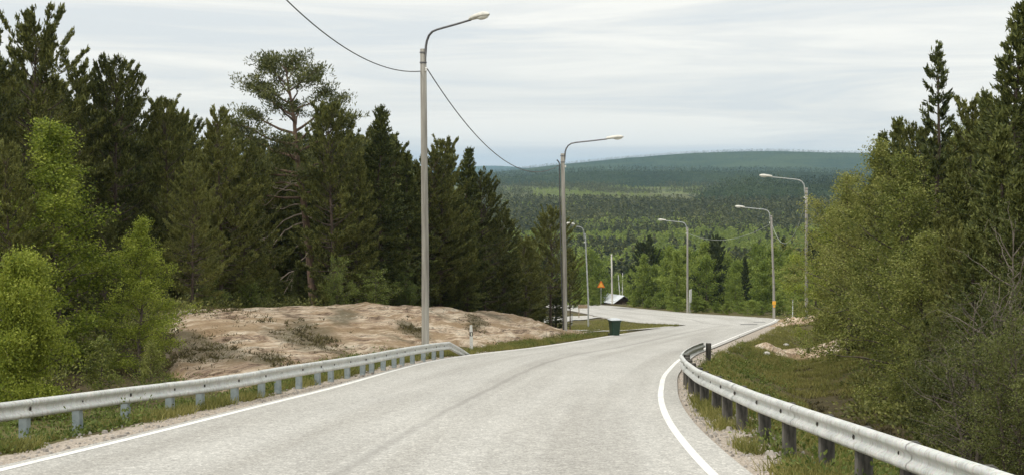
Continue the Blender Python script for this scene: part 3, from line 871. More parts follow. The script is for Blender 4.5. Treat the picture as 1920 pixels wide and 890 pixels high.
PRO['wpine'] = [conifer(81, 10, 2.6, 0.06, 80, 'pine', (M['bark'], M['mpine']), q=7, leaf=(0.42, 0.13)), conifer(82, 10, 2.1, 0.03, 80, 'spruce', (M['bark'], M['mpine']), q=7, leaf=(0.42, 0.13)),
                conifer(83, 10, 2.8, 0.12, 75, 'pine', (M['bark'], M['mpine']), q=7, leaf=(0.42, 0.13))]
OLD = old_pine(5)
H0 = {'pine': 10, 'spruce': 10, 'birch': 6, 'sapling': 3, 'olive': 6, 'willow': 5, 'bare': 5, 'wbirch': 9, 'wpine': 10}


def plant(name, kind, var, x, Y, h, label, cat, group=None, wide=1.0, rz=None, sink=0.1, href=None):
    tm, cm = PRO[kind][var]
    hr = href or {('sapling', 1): 2.0, ('sapling', 2): 2.0}.get((kind, var), H0[kind])
    s = h / hr
    t = thing(name, label, cat, (x, Y, T(x, Y) - sink), RNG.uniform(0, 6.28) if rz is None else rz, group)
    t.scale = (s * wide, s * wide, s)
    link("trunk", tm, t); link("crown", cm, t)
    return t


def stand(name, kind, var, col, row, Y, label, cat, **kw):
    """a tree whose top is seen at (col, row) of the photo and which stands Y metres ahead"""
    x = px(col, Y)
    base = T(x, Y) - 0.1
    return plant(name, kind, var, x, Y, zy(row, Y) - base, label, cat, **kw)


GL = "conifers of the dark wood left of the road"
# left side, nearest first
stand("birch_sapling", 'sapling', 0, 45, 482, 25.5, "bushy bright green birch sapling close behind the left guardrail at the picture edge", "birch", wide=0.95)
stand("birch_sapling", 'sapling', 1, 192, 632, 29, "small thin yellow-green birch sapling between the bushy sapling and the rock slope", "birch", wide=1.15)
stand("birch_sapling", 'sapling', 1, 283, 640, 31, "thin low sapling at the left foot of the bare rock slope", "birch", wide=1.1)
stand("birch_tree", 'birch', 0, 118, 232, 34, "tall bright green birch in front of the dark left pines", "birch", wide=1.3, rz=1.0)
stand("birch_tree", 'birch', 1, 262, 408, 34, "shorter bright green birch beside the left end of the rock slope", "birch", wide=1.15, rz=2.2)
stand("pine_tree", 'pine', 0, -50, 95, 42, "dark pine cut off by the left picture edge behind the birch sapling", "pine", group=GL)
stand("pine_tree", 'pine', 1, 20, 300, 33, "lower dark pine behind the bushy birch sapling", "pine", group=GL)
stand("pine_tree", 'pine', 2, 68, 68, 46, "tallest dark pine of the left wood with upright tufted crown", "pine", group=GL, wide=1.0)
stand("pine_tree", 'pine', 1, 150, 148, 50, "dark pine between the tallest left pine and the rounded one", "pine", group=GL)
stand("pine_tree", 'pine', 0, 218, 143, 47, "rounded dark pine right of the tallest left pine", "pine", group=GL)
stand("pine_tree", 'pine', 0, 195, 420, 37, "dark low pine between the two bright birches", "pine", group=GL, wide=0.95)
stand("pine_tree", 'pine', 0, 318, 212, 48, "broad dark pine under the bare treetop left of the old pine", "pine", group=GL, wide=0.95)
stand("pine_tree", 'pine', 2, 360, 330, 45, "dark pine whose foot stands above the left rock edge", "pine", group=GL, wide=0.95)
stand("pine_tree", 'pine', 1, 415, 230, 51, "dark pine just left of the old open-crowned pine", "pine", group=GL)
stand("pine_tree", 'pine', 2, 455, 290, 52, "dark pine filling the gap left of the old pine trunk", "pine", group=GL, wide=0.95)
stand("pine_tree", 'pine', 2, 508, 300, 65, "dark pine behind the dead limbs of the old pine", "pine", group=GL)
stand("pine_tree", 'pine', 0, 625, 218, 58, "broad dense pine right behind the old pine", "pine", group=GL, wide=0.95)
stand("pine_tree", 'pine', 1, 600, 335, 66, "low dark pine at the foot of the old pine", "pine", group=GL, wide=0.95)
stand("spruce_tree", 'spruce', 0, 714, 204, 61, "pointed dense spruce left of the nearest lamp post", "spruce", group=GL, wide=1.2)
stand("pine_tree", 'pine', 1, 668, 320, 59, "dark green pine between the broad pine and the pointed spruce", "pine", group=GL, wide=0.95)
stand("spruce_tree", 'spruce', 2, 768, 286, 64, "dark spruce hidden partly by the nearest lamp post", "spruce", group=GL, wide=1.25)
stand("pine_tree", 'pine', 0, 824, 282, 67, "dark pine just right of the nearest lamp post", "pine", group=GL, wide=0.95)
stand("spruce_tree", 'spruce', 1, 870, 280, 71, "slender spruce with pale spire under the sloping wire", "spruce", group=GL, wide=1.2)
stand("pine_tree", 'pine', 2, 852, 390, 68, "low dark pine above the white marker post", "pine", group=GL, wide=0.95)
stand("pine_tree", 'pine', 0, 908, 338, 72, "dark pine at the right shoulder of the left wood", "pine", group=GL)
stand("pine_tree", 'pine', 1, 945, 405, 75, "dark pine sloping down toward the second lamp post", "pine", group=GL, wide=1.2)
stand("pine_tree", 'pine', 1, 985, 455, 78, "low dark pine between the left wood and the second lamp post", "pine", group=GL, wide=1.3)
stand("pine_tree", 'pine', 3, 1032, 404, 82, "dark pine with a thick bare trunk behind the second lamp post", "pine", group=GL, wide=1.0, rz=0.6)
stand("pine_tree", 'pine', 3, 1069, 478, 92, "small dark pine to the right of the second lamp post", "pine", group=GL, wide=0.7)

# the old pine with the open crown
xo = px(556, 60)
ot = thing("old_pine_tree", "tall old pine with wide open crown and pale dead limbs above the rock", "pine", (xo, 60, T(xo, 60) - 0.15), 0.0)
so = (zy(104, 60) - T(xo, 60) + 0.15) / 11.55
ot.scale = (so * 1.03, so * 1.03, so)
for nm, me_ in zip(("trunk", "crown", "dead_limbs"), OLD):
    link(nm, me_, ot)

# green saplings in the shade at the foot of the wood
for col_, row_, Y_, w_, lb in [(632, 500, 55, 0.85, "light green leafy sapling at the wood edge right of the old pine trunk"), (705, 520, 57, 1.5, "bushy green sapling at the wood edge left of the nearest lamp post"),
                               (762, 525, 60, 1.1, "small green sapling in the shade close to the nearest lamp post"), (470, 520, 51, 1.2, "small shaded sapling above the left end of the bare rock"),
                               (385, 520, 47, 1.2, "dull green sapling at the wood edge above the mossy hollow")]:
    stand("leafy_sapling", 'sapling', 2, col_, row_, Y_, lb, "sapling", wide=w_, group="saplings along the left wood edge")

# the trees behind fill the wood: every one a copy
FL = "back rows of the dark left wood"
rb = np.random.default_rng(101)
spots = []
for k in range(110):
    Y_ = rb.uniform(64, 108); c_ = rb.uniform(-120, 1010)
    row_ = np.interp(c_, [-120, 60, 230, 400, 620, 720, 800, 900, 960, 1010], [130, 160, 215, 262, 262, 262, 300, 370, 430, 470]) + rb.uniform(5, 70)
    x_ = px(c_, Y_)
    if XL(Y_) - x_ < 5.5: continue
    spots.append((c_, row_, Y_, rb.uniform() < 0.5, int(rb.integers(0, 3)), rb.uniform(0.95, 1.3)))
for c_, row_, Y_, isp, v_, w_ in spots:
    if isp: stand("spruce_tree", 'spruce', v_, c_, row_, Y_, "dark spruce in the back rows of the left wood, seen between the front trees", "spruce", group=FL, wide=w_)
    else: stand("pine_tree", 'pine', v_, c_, row_, Y_, "dark pine in the back rows of the left wood, seen between the front trees", "pine", group=FL, wide=w_)
# closing rows low at the foot
for k in range(22):
    c_ = 200 + k * 40 + rb.uniform(-15, 15); Y_ = np.interp(c_, [250, 500, 800, 1050], [44, 56, 70, 84])
    stand("young_spruce", 'spruce', int(rb.integers(0, 3)), c_, np.interp(c_, [250, 1050], [480, 530]) + rb.uniform(-25, 25), Y_, "low young spruce in the shade along the foot of the left wood", "spruce",
          group="young spruces along the foot of the left wood", wide=1.9)

# right side
GR = "trees right of the road"
stand("spruce_tree", 'spruce', 1, 1897, 8, 31, "tallest spruce of the right wood, cut by the picture edge", "spruce", group=GR, wide=1.15)
stand("spruce_tree", 'spruce', 1, 1848, 175, 37, "narrow spruce left beside the tallest right spruce", "spruce", group=GR, wide=1.0)
stand("spruce_tree", 'spruce', 3, 1757, 86, 36, "tall thin-topped spruce standing free on the right skyline", "spruce", group=GR, wide=1.0)
stand("spruce_tree", 'spruce', 0, 1806, 300, 33, "dark spruce between the thin-topped spruce and the tallest spruce", "spruce", group=GR, wide=1.2)
stand("spruce_tree", 'spruce', 2, 1692, 225, 43, "pointed spruce on the right skyline left of the thin-topped spruce", "spruce", group=GR, wide=1.15)
stand("spruce_tree", 'spruce', 1, 1660, 250, 47, "small spire of spruce at the left shoulder of the right wood", "spruce", group=GR, wide=1.1)
stand("birch_tree", 'olive', 0, 1700, 300, 34, "olive green birch with catkins in the middle of the right wood", "birch", group=GR, wide=1.15)
stand("birch_tree", 'olive', 1, 1640, 270, 44, "pale green birch at the left shoulder of the right wood", "birch", group=GR, wide=1.05)
stand("birch_tree", 'olive', 0, 1590, 335, 52, "yellow green birch behind the hidden lamp post", "birch", group=GR, wide=1.2)
stand("birch_tree", 'birch', 2, 1566, 392, 70, "bright green birch at the left end of the right wood", "birch", group=GR, wide=1.1)
stand("birch_tree", 'olive', 1, 1690, 440, 38, "olive birch leaning left over the pale rock ledge", "birch", group=GR, wide=1.15, rz=0.2)
stand("birch_tree", 'olive', 1, 1722, 440, 29, "low olive birch in front of the right spruces", "birch", group=GR, wide=1.3, rz=1.8)
stand("spruce_tree", 'spruce', 0, 1905, 330, 21.5, "nearest dark spruce at the right picture edge behind the guardrail", "spruce", group=GR, wide=1.25)
stand("spruce_tree", 'spruce', 2, 1832, 430, 24, "dark bushy spruce left of the nearest right spruce", "spruce", group=GR, wide=1.5)
stand("willow_bush", 'willow', 1, 1815, 640, 20.5, "low dark green willow behind the right guardrail", "willow", group=GR, wide=1.1)
stand("willow_bush", 'willow', 1, 1760, 590, 24, "low green willow bush left of the dark bushy pine", "willow", group=GR, wide=1.1)
stand("willow_bush", 'willow', 0, 1705, 610, 31, "small willow bush right of the pale rock ledge", "willow", group=GR, wide=1.1)
stand("willow_bush", 'willow', 0, 1905, 600, 17.5, "low willow bush just behind the right guardrail at the picture edge", "willow", group=GR, wide=1.1)
stand("pine_tree", 'pine', 2, 1885, 420, 26, "dark pine between the willows at the right picture edge", "pine", group=GR, wide=1.0)
stand("pine_tree", 'pine', 0, 1770, 430, 31, "dark low pine behind the olive birch", "pine", group=GR, wide=1.0)
stand("bare_shrub", 'bare', 0, 1822, 560, 19.5, "grey bare twigged shrub low behind the middle of the right guardrail", "shrub", group=GR, wide=1.2, rz=2.0)
stand("bare_shrub", 'bare', 0, 1890, 430, 19.5, "tall grey dead shrub standing in front of the nearest right spruce", "shrub", group=GR, wide=0.9, rz=4.0)
stand("spruce_tree", 'spruce', 0, 1925, 120, 34, "dark spruce cut off by the right picture edge", "spruce", group=GR, wide=1.2)
stand("spruce_tree", 'spruce', 2, 1868, 240, 27, "dark green spruce standing behind the grey bare shrubs", "spruce", group=GR, wide=1.35)
stand("pine_tree", 'pine', 1, 1820, 215, 40, "dark pine filling the dip between the thin-topped spruce and the tallest spruce", "pine", group=GR, wide=1.0)
stand("pine_tree", 'pine', 0, 1720, 265, 40, "bushy dark pine below the thin-topped spruce", "pine", group=GR, wide=0.9)
stand("pine_tree", 'pine', 1, 1790, 455, 25, "dark bushy pine behind the low dark green willow", "pine", group=GR, wide=0.95)
stand("young_spruce", 'spruce', 1, 1740, 600, 25.5, "small dark spruce left of the dark bushy pine on the right bank", "spruce", group=GR, wide=1.3)
FR = "back rows of the right wood"
for k in range(44):
    Y_ = rb.uniform(40, 95); c_ = rb.uniform(1560, 2060)
    row_ = np.interp(c_, [1540, 1600, 1700, 1800, 1900, 2060], [400, 330, 280, 235, 170, 110]) + rb.uniform(10, 80)
    if px(c_, Y_) - XR(Y_) < 5: continue
    if rb.uniform() < 0.35: stand("birch_tree", 'olive', int(rb.integers(0, 2)), c_, row_, Y_, "olive birch in the back rows of the right wood, mostly hidden", "birch", group=FR)
    else: stand("spruce_tree", 'spruce', int(rb.integers(0, 3)), c_, row_, Y_, "dark spruce in the back rows of the right wood, mostly hidden", "spruce", group=FR, wide=1.2)

# ------------------------------------------------------------------ mixed wood just behind the far bend, each tree its own
GW = "trees of the mixed wood beyond the far bend"
for col_, row_, Y_, kd, v_, w_, lb in [(1205, 478, 190, 'wbirch', 1, 1.0, "pointed light green birch right of the pale bare pole"), (1258, 512, 185, 'wbirch', 0, 1.0, "rounded green birch left of the lamp post at the far bend"),
                                       (1340, 478, 172, 'wpine', 1, 1.3, "dark spruce behind the white panel at the far bend"), (1378, 515, 165, 'wbirch', 2, 0.9, "rounded light birch right of the dark spruce at the far bend"),
                                       (1432, 490, 160, 'wbirch', 1, 1.15, "light green birch close left of the lamp post with the yellow marker"), (1490, 478, 152, 'wbirch', 0, 1.0, "light green birch right of the lamp post with the yellow marker"),
                                       (1310, 505, 178, 'wpine', 0, 1.1, "dark small pine right beside the lamp post at the far bend"), (1112, 520, 222, 'wbirch', 1, 1.0, "light birch beside the orange warning sign"),
                                       (1230, 500, 196, 'wpine', 2, 1.0, "dark pine between the pointed birch and the rounded birch"), (1090, 500, 228, 'wbirch', 2, 1.0, "light birch left of the orange warning sign")]:
    stand("pine_tree" if kd == 'wpine' else "birch_tree", kd, v_, col_, row_, Y_, lb, "pine" if kd == 'wpine' else "birch", wide=w_, group=GW)
rw = np.random.default_rng(55)
cells = []
for Y_ in np.concatenate([np.arange(172, 260, 9), np.arange(262, 420, 12)]):
    half = 0.0
    for c_ in np.arange(930, 1600, 2600 * (4.6 if Y_ < 260 else 5.6) / Y_):
        cc = c_ + rw.uniform(-25, 25); yy = Y_ + rw.uniform(-5, 5); x_ = px(cc, yy)
        if yy < 262 and (x_ - XR(yy) < 2.2): continue
        if (1130 < cc < 1178 and yy < 285) or (1098 < cc < 1185 and yy < 217): continue
        cells.append((cc, yy))
for cc, yy in cells:
    b_ = rw.uniform() < (0.8 if yy > 250 else 0.72)
    x_ = px(cc, yy)
    if b_: plant("birch_tree", 'wbirch', int(rw.integers(0, 3)), x_, yy, rw.uniform(5.5, 9.0), "light green birch in the mixed wood down the slope beyond the far bend", "birch", group="birches down the slope beyond the far bend", wide=rw.uniform(0.85, 1.25))
    else: plant("pine_tree", 'wpine', int(rw.integers(0, 3)), x_, yy, rw.uniform(6, 10.5), "dark green conifer in the mixed wood down the slope beyond the far bend", "pine", group="conifers down the slope beyond the far bend", wide=rw.uniform(0.85, 1.2))


# ------------------------------------------------------------------ the valley forest: one mass
def far_template(seed, kind, n):
    rng = np.random.default_rng(seed)
    if kind == 'birch':
        u = rng.uniform(0, 1, n); r = np.interp(u, [0, 0.3, 0.7, 1], [0.6, 1.0, 0.75, 0.1]) * np.sqrt(rng.uniform(0.25, 1, n)); zz = 0.12 + 0.88 * u; R = 0.34
    else:
        u = rng.uniform(0, 1, n) ** 1.2; r = np.interp(u, [0, 0.2, 1], [0.8, 1.0, 0.05]) * np.sqrt(rng.uniform(0.25, 1, n)); zz = 0.1 + 0.9 * u; R = 0.25
    a = rng.uniform(0, 6.28, n)
    c = np.column_stack([R * r * np.cos(a), R * r * np.sin(a), zz])
    d = np.column_stack([np.cos(a), np.sin(a), rng.uniform(-0.2, 1.4, n)]) + rng.normal(0, 0.4, (n, 3))
    b = MB(); b.leaves(c, d, 0.14 if kind == 'birch' else 0.16, 0.11 if kind == 'birch' else 0.085, rng)
    return np.concatenate(b.v).reshape(-1, 4, 3)


def scatter(mb_, X, Y, Z, Hh, tpls, rng, mi):
    for k in range(len(X)):
        t = tpls[int(rng.integers(0, len(tpls)))]
        a = rng.uniform(0, 6.28); ca_, sa = math.cos(a), math.sin(a)
        v = t.reshape(-1, 3) * (Hh[k] * rng.uniform(0.85, 1.2), Hh[k] * rng.uniform(0.85, 1.2), Hh[k])
        v = np.column_stack([v[:, 0] * ca_ - v[:, 1] * sa + X[k], v[:, 0] * sa + v[:, 1] * ca_ + Y[k], v[:, 2] + Z[k]])
        mb_.add(v, np.arange(len(v)).reshape(-1, 4), mi)


rv = np.random.default_rng(77)
valley = MB()
tb = [far_template(k, 'birch', 130) for k in range(4)]; tpn = [far_template(20 + k, 'pine', 110) for k in range(4)]
tb2 = [far_template(40 + k, 'birch', 46) for k in range(4)]; tp2 = [far_template(60 + k, 'pine', 40) for k in range(4)]
Yv = np.sqrt(rv.uniform(415 ** 2, 800 ** 2, 8000)); cv = rv.uniform(800, 1700, 8000); Xv = px(cv, Yv)
pb = ss(-0.10, 0.12, fbm(Xv / 45, Yv / 60, 61, 3) + np.interp(Yv, [415, 520, 740, 800], [0.05, 0.22, 0.22, 0.05]))
isb = rv.uniform(0, 1, 8000) < 0.08 + 0.84 * pb
hv = np.where(isb, rv.uniform(5, 8.5, 8000), rv.uniform(6.5, 11, 8000)); Zv = terrain(Xv, Yv) - 0.3
scatter(valley, Xv[isb], Yv[isb], Zv[isb], hv[isb], tb, rv, 0); scatter(valley, Xv[~isb], Yv[~isb], Zv[~isb], hv[~isb], tpn, rv, 1)
n2 = 8200
Yv = np.sqrt(rv.uniform(800 ** 2, 1170 ** 2, n2)); cv = rv.uniform(820, 1680, n2); Xv = px(cv, Yv)
pb = ss(0.05, 0.25, fbm(Xv / 70, Yv / 110, 63, 3) + np.interp(Yv, [800, 850, 900], [0.2, 0.08, 0]))
isb = rv.uniform(0, 1, n2) < 0.12 + 0.55 * pb
hv = np.where(isb, rv.uniform(6, 9, n2), rv.uniform(7, 12, n2)); Zv = terrain(Xv, Yv) - 0.3
scatter(valley, Xv[isb], Yv[isb], Zv[isb], hv[isb], tb2, rv, 0); scatter(valley, Xv[~isb], Yv[~isb], Zv[~isb], hv[~isb], tp2, rv, 1)
nb_ = 5200
Yb = rv.uniform(1130, 1900, nb_); cb_ = rv.uniform(880, 1420, nb_); Xb = px(cb_, Yb); kp = fbm(Xb / 60, Yb / 160, 66, 3) > -0.02
Xb, Yb = Xb[kp], Yb[kp]; Zb = terrain(Xb, Yb) - 0.3
scatter(valley, Xb, Yb, Zb, rv.uniform(1.5, 4.2, len(Xb)), tb2[:2], rv, 0)
Yb = rv.uniform(1380, 1950, 4500); cb_ = rv.uniform(860, 1500, 4500); Xb = px(cb_, Yb)
kp = rv.uniform(0, 1, 4500) < ss(-0.12, 0.12, fbm(Xb / 90, Yb / 200, 68, 3) + np.interp(Yb, [1380, 1620, 1900], [-0.24, -0.12, 0.2]))
Xb, Yb = Xb[kp], Yb[kp]
scatter(valley, Xb, Yb, terrain(Xb, Yb) - 0.3, rv.uniform(5, 9, len(Xb)), tp2, rv, 1)
tag(valley.build("valley_forest", [M['vbirch'], M['vpine']]), "mixed birch and pine forest covering the valley floor", "forest", kind="stuff")

# the woods on the ridges and the hill
hf = MB()
t3 = [far_template(80 + k, 'pine', 9) for k in range(5)]; t4 = [far_template(90 + k, 'birch', 9) for k in range(3)]


def wood_on(Hm, n, h0, h1, bshare):
    X, Y, Z = Hm; hh, ww = X.shape
    i = rv.uniform(0, hh * 0.66 - 2, n); j = rv.uniform(0, ww - 1.01, n)
    i0 = i.astype(int); j0 = j.astype(int); fi = i - i0; fj = j - j0
    bl = lambda A: (A[i0, j0] * (1 - fj) + A[i0, j0 + 1] * fj) * (1 - fi) + (A[i0 + 1, j0] * (1 - fj) + A[i0 + 1, j0 + 1] * fj) * fi
    x, y, z = bl(X), bl(Y), bl(Z)
    c = x / y * FPX + 960
    ok = (c > 850) & (c < 1760) & (z > terrain(x, y) - 2)
    x, y, z = x[ok], y[ok], z[ok]
    b = rv.uniform(0, 1, len(x)) < bshare * (0.4 + 2.2 * ss(-0.05, 0.15, fbm(x / 180, y / 180, 71, 2)))
    hs = rv.uniform(h0, h1, len(x))
    scatter(hf, x[b], y[b], z[b] - 1, hs[b] * 1.0, t4, rv, 0); scatter(hf, x[~b], y[~b], z[~b] - 1, hs[~b], t3, rv, 1)


wood_on(H_main, 24000, 6, 10, 0.3)
wood_on(H_ridge, 16000, 7, 11, 0.15)
wood_on(H_knoll, 5000, 6, 10, 0.12)
tag(hf.build("hill_forest", [M['hillwood'], M['hillwood']]), "distant forest covering the hill and the dark ridges", "forest", kind="stuff")

# ------------------------------------------------------------------ bedrock outcrop left of the road
def outcrop():
    Ys = np.arange(29, 82, 0.13); Us = np.linspace(0.4, 15, 170)
    Y, U = np.meshgrid(Ys, Us, indexing='ij')
    X = XL(Y) - U
    z = terrain(X, Y)
    ang = math.radians(20)
    a = X * math.cos(ang) - Y * math.sin(ang); b = X * math.sin(ang) + Y * math.cos(ang)
    r1 = fbm(a / 0.7, b / 4.5, 41, 4); r2 = fbm(a / 1.7, b / 8, 43, 3)
    ridg = -np.abs(r1) * 0.62 - np.abs(r2) * 0.55 + 0.20 + 0.12 * fbm(X / 0.35, Y / 0.6, 47, 3)
    foot = np.interp(Y, [29, 34, 38, 44, 50, 60, 70, 78], [2.4, 1.9, 1.9, 1.8, 1.7, 1.6, 1.2, 0.8])
    back = np.interp(Y, [29, 34, 40, 45, 50, 58, 66, 72, 80], [4.2, 5.6, 7.8, 10.4, 9.2, 8.0, 6.2, 4.6, 2.6])
    e = fbm(X / 1.6, Y / 1.6, 51, 4) * 1.6 + fbm(X / 0.4, Y / 0.4, 53, 2) * 0.5
    msk = ss(0, 0.9, U - foot + e) * ss(0, 1.2, back - U + e) * ss(30, 33, Y + e) * ss(0, 3, 79.5 - Y + e)
    hol = 0.07 * np.exp(-(((X + 6.6) / 1.3) ** 2 + ((Y - 45) / 2.5) ** 2))
    ridg = ridg + 0.10 * (np.mod(r2 * 5 + a * 0.9, 1.0) ** 3)
    z = z + (-0.35 + 0.46 * msk) + ridg * 0.36 * msk - hol
    mb_ = MB(); mb_.grid(np.stack([X, Y, z], -1)[:, ::-1])
    o = mb_.build("rock_outcrop", M['rock'], smooth=True)
    n5 = fbm(X / 0.8, Y / 1.5, 57, 4)
    li = np.zeros_like(X)
    for cx, cy, rx, ry_ in ((px(575, 43), 43, 1.2, 3.2), (px(500, 37), 37.5, 0.5, 1.4), (px(355, 37), 37, 1.5, 1.6), (px(770, 52), 52, 0.7, 2.2), (px(640, 49), 49.5, 0.5, 2.0), (px(890, 60), 60, 0.5, 2.5)):
        li = np.maximum(li, 1 - ss(0.45, 1.25, np.hypot((X - cx) / rx, (Y - cy) / ry_) + n5 * 1.6))
    ca_ = o.data.color_attributes.new("lichen", 'FLOAT_COLOR', 'POINT')
    q = li[:, ::-1]
    ca_.data.foreach_set("color", np.stack([q, q, q, np.ones_like(q)], -1).ravel().astype(np.float32))
    return tag(o, "bare pinkish bedrock slope streaked with brown behind the left guardrail", "rock")


outcrop()


def slab(name, label, p0, p1, w, h, seed, nx=60, ny=16, m=None, group=None, cat="rock"):
    """a long rounded rock lying from p0 to p1"""
    p0 = np.array(p0, float); p1 = np.array(p1, float)
    d = p1 - p0; ln = np.linalg.norm(d); d /= ln; n = np.array([d[1], -d[0]])
    u = np.linspace(-0.5, 0.5, nx)[:, None]; v = np.linspace(-0.5, 0.5, ny)[None, :]
    wu = w * (0.35 + 0.65 * np.sqrt(np.clip(1 - (2 * np.abs(u)) ** 2.6, 0, 1)))
    X = p0[0] + d[0] * ln * (u + 0.5) + n[0] * wu * v; Y = p0[1] + d[1] * ln * (u + 0.5) + n[1] * wu * v
    prof = np.clip(1 - (2 * np.abs(v)) ** 2.5, 0, 1) ** 0.5 * np.clip(1 - (2 * np.abs(u)) ** 3, 0, 1) ** 0.5
    z = terrain(X, Y, True) - 0.15 + prof * (h + 0.15) * (0.8 + 0.9 * fbm(X / 0.5, Y / 0.5, seed, 3) + 0.6 * fbm(X / 1.5, Y / 1.5, seed + 2, 2))
    b = MB(); b.grid(np.stack([X, Y, z], -1))
    return tag(b.build(name, m or M['rock'], smooth=True), label, cat, group)


slab("rock_ledge", "long pale rock ledge curving up to the birch on the right bank", (px(1395, 62), 58.5), (px(1530, 64), 62), 1.9, 0.4, 5)
slab("rock_ledge", "broken pinkish rock under the leaning birch on the right bank", (px(1490, 62), 60.5), (px(1625, 66), 66.5), 4.4, 0.62, 15)
slab("rock_ledge", "flat grey rock strip beside the end of the right edge line", (px(1440, 100), 100), (px(1585, 96), 96), 1.7, 0.42, 25)
slab("rock_ledge", "sloping pale rock behind the grey strip near the marked lamp post", (px(1462, 119), 119), (px(1545, 116), 114), 2.4, 0.65, 35)


def stone(label, x, Y, s, seed, m=None, group=None):
    rng = np.random.default_rng(seed)
    th = np.linspace(0, 2 * math.pi, 14, endpoint=False); ph = np.linspace(0.02, math.pi - 0.02, 9)
    PH, TH = np.meshgrid(ph, th, indexing='ij')
    r = 1 + 0.5 * fbm(np.cos(TH) * 1.3 + seed, np.sin(TH) * 1.3 + PH, seed, 3)
    v = np.stack([r * np.sin(PH) * np.cos(TH) * s, r * np.sin(PH) * np.sin(TH) * s * 0.8, r * np.cos(PH) * s * 0.55], -1)
    v = np.concatenate([v, v[:, :1]], 1)
    b = MB(); b.grid(v)
    o = b.build("stone", m or M['rock'], smooth=True)
    o.location = (x, Y, T(x, Y) + s * 0.3)
    return tag(o, label, "stone", group)


M['palestone'] = m_simple("pale_stone", (0.45, 0.43, 0.40), (0.66, 0.64, 0.6), 6, 0.9, 0, 0.5)
stone("pale square stone at the left tip of the rock ledge", px(1437, 57), 57, 0.15, 3, M['palestone'])
stone("small white stone lying alone in the right grass slope", px(1474, 72), 72, 0.16, 4, M['palestone'])
GS = "pale stones beside the mossy hollow"
stone("larger white stone in the moss left of the rock slope", px(358, 42), 42, 0.2, 5, M['palestone'], GS)
stone("lower white stone beside the larger one in the moss", px(338, 41), 41, 0.16, 6, M['palestone'], GS)


# ------------------------------------------------------------------ guardrails
def resample(pts, step):
    p = np.array(pts, float)
    t = np.linspace(0, len(p) - 1, 60 * len(p)); k = np.arange(len(p))
    q = np.stack([np.interp(t, k, p[:, c]) for c in range(p.shape[1])], 1)
    for _ in range(40):
        q[1:-1] = (q[:-2] + 2 * q[1:-1] + q[2:]) / 4
    s = np.concatenate([[0], np.cumsum(np.linalg.norm(np.diff(q[:, :2], axis=0), axis=1))])
    n = int(s[-1] / step); ss_ = np.linspace(0, s[-1], n + 1)
    return np.stack([np.interp(ss_, s, q[:, c]) for c in range(p.shape[1])], 1), ss_


def normals(q, side):
    d = np.gradient(q[:, :2], axis=0); d /= np.linalg.norm(d, axis=1)[:, None]
    return np.stack([d[:, 1], -d[:, 0]], 1) * side, np.arctan2(d[:, 1], d[:, 0])


PROF = np.array([(0.004, 0.0), (0.030, -0.003), (0.058, -0.020), (0.066, -0.045), (0.058, -0.072), (0.022, -0.098), (0.012, -0.112), (0.012, -0.138), (0.022, -0.152), (0.058, -0.178), (0.066, -0.205), (0.058, -0.230), (0.030, -0.247), (0.004, -0.25)])


def beam(b, q, nrm, scale=1.0):
    pr = np.vstack([PROF, PROF[::-1] + np.array([-0.007, 0])]) * np.array([1, scale])
    pr = np.vstack([pr, pr[:1]])
    P = np.stack([np.stack([q[:, 0] + nrm[:, 0] * a, q[:, 1] + nrm[:, 1] * a, q[:, 2] + h], 1) for a, h in pr], 1)
    b.grid(P)


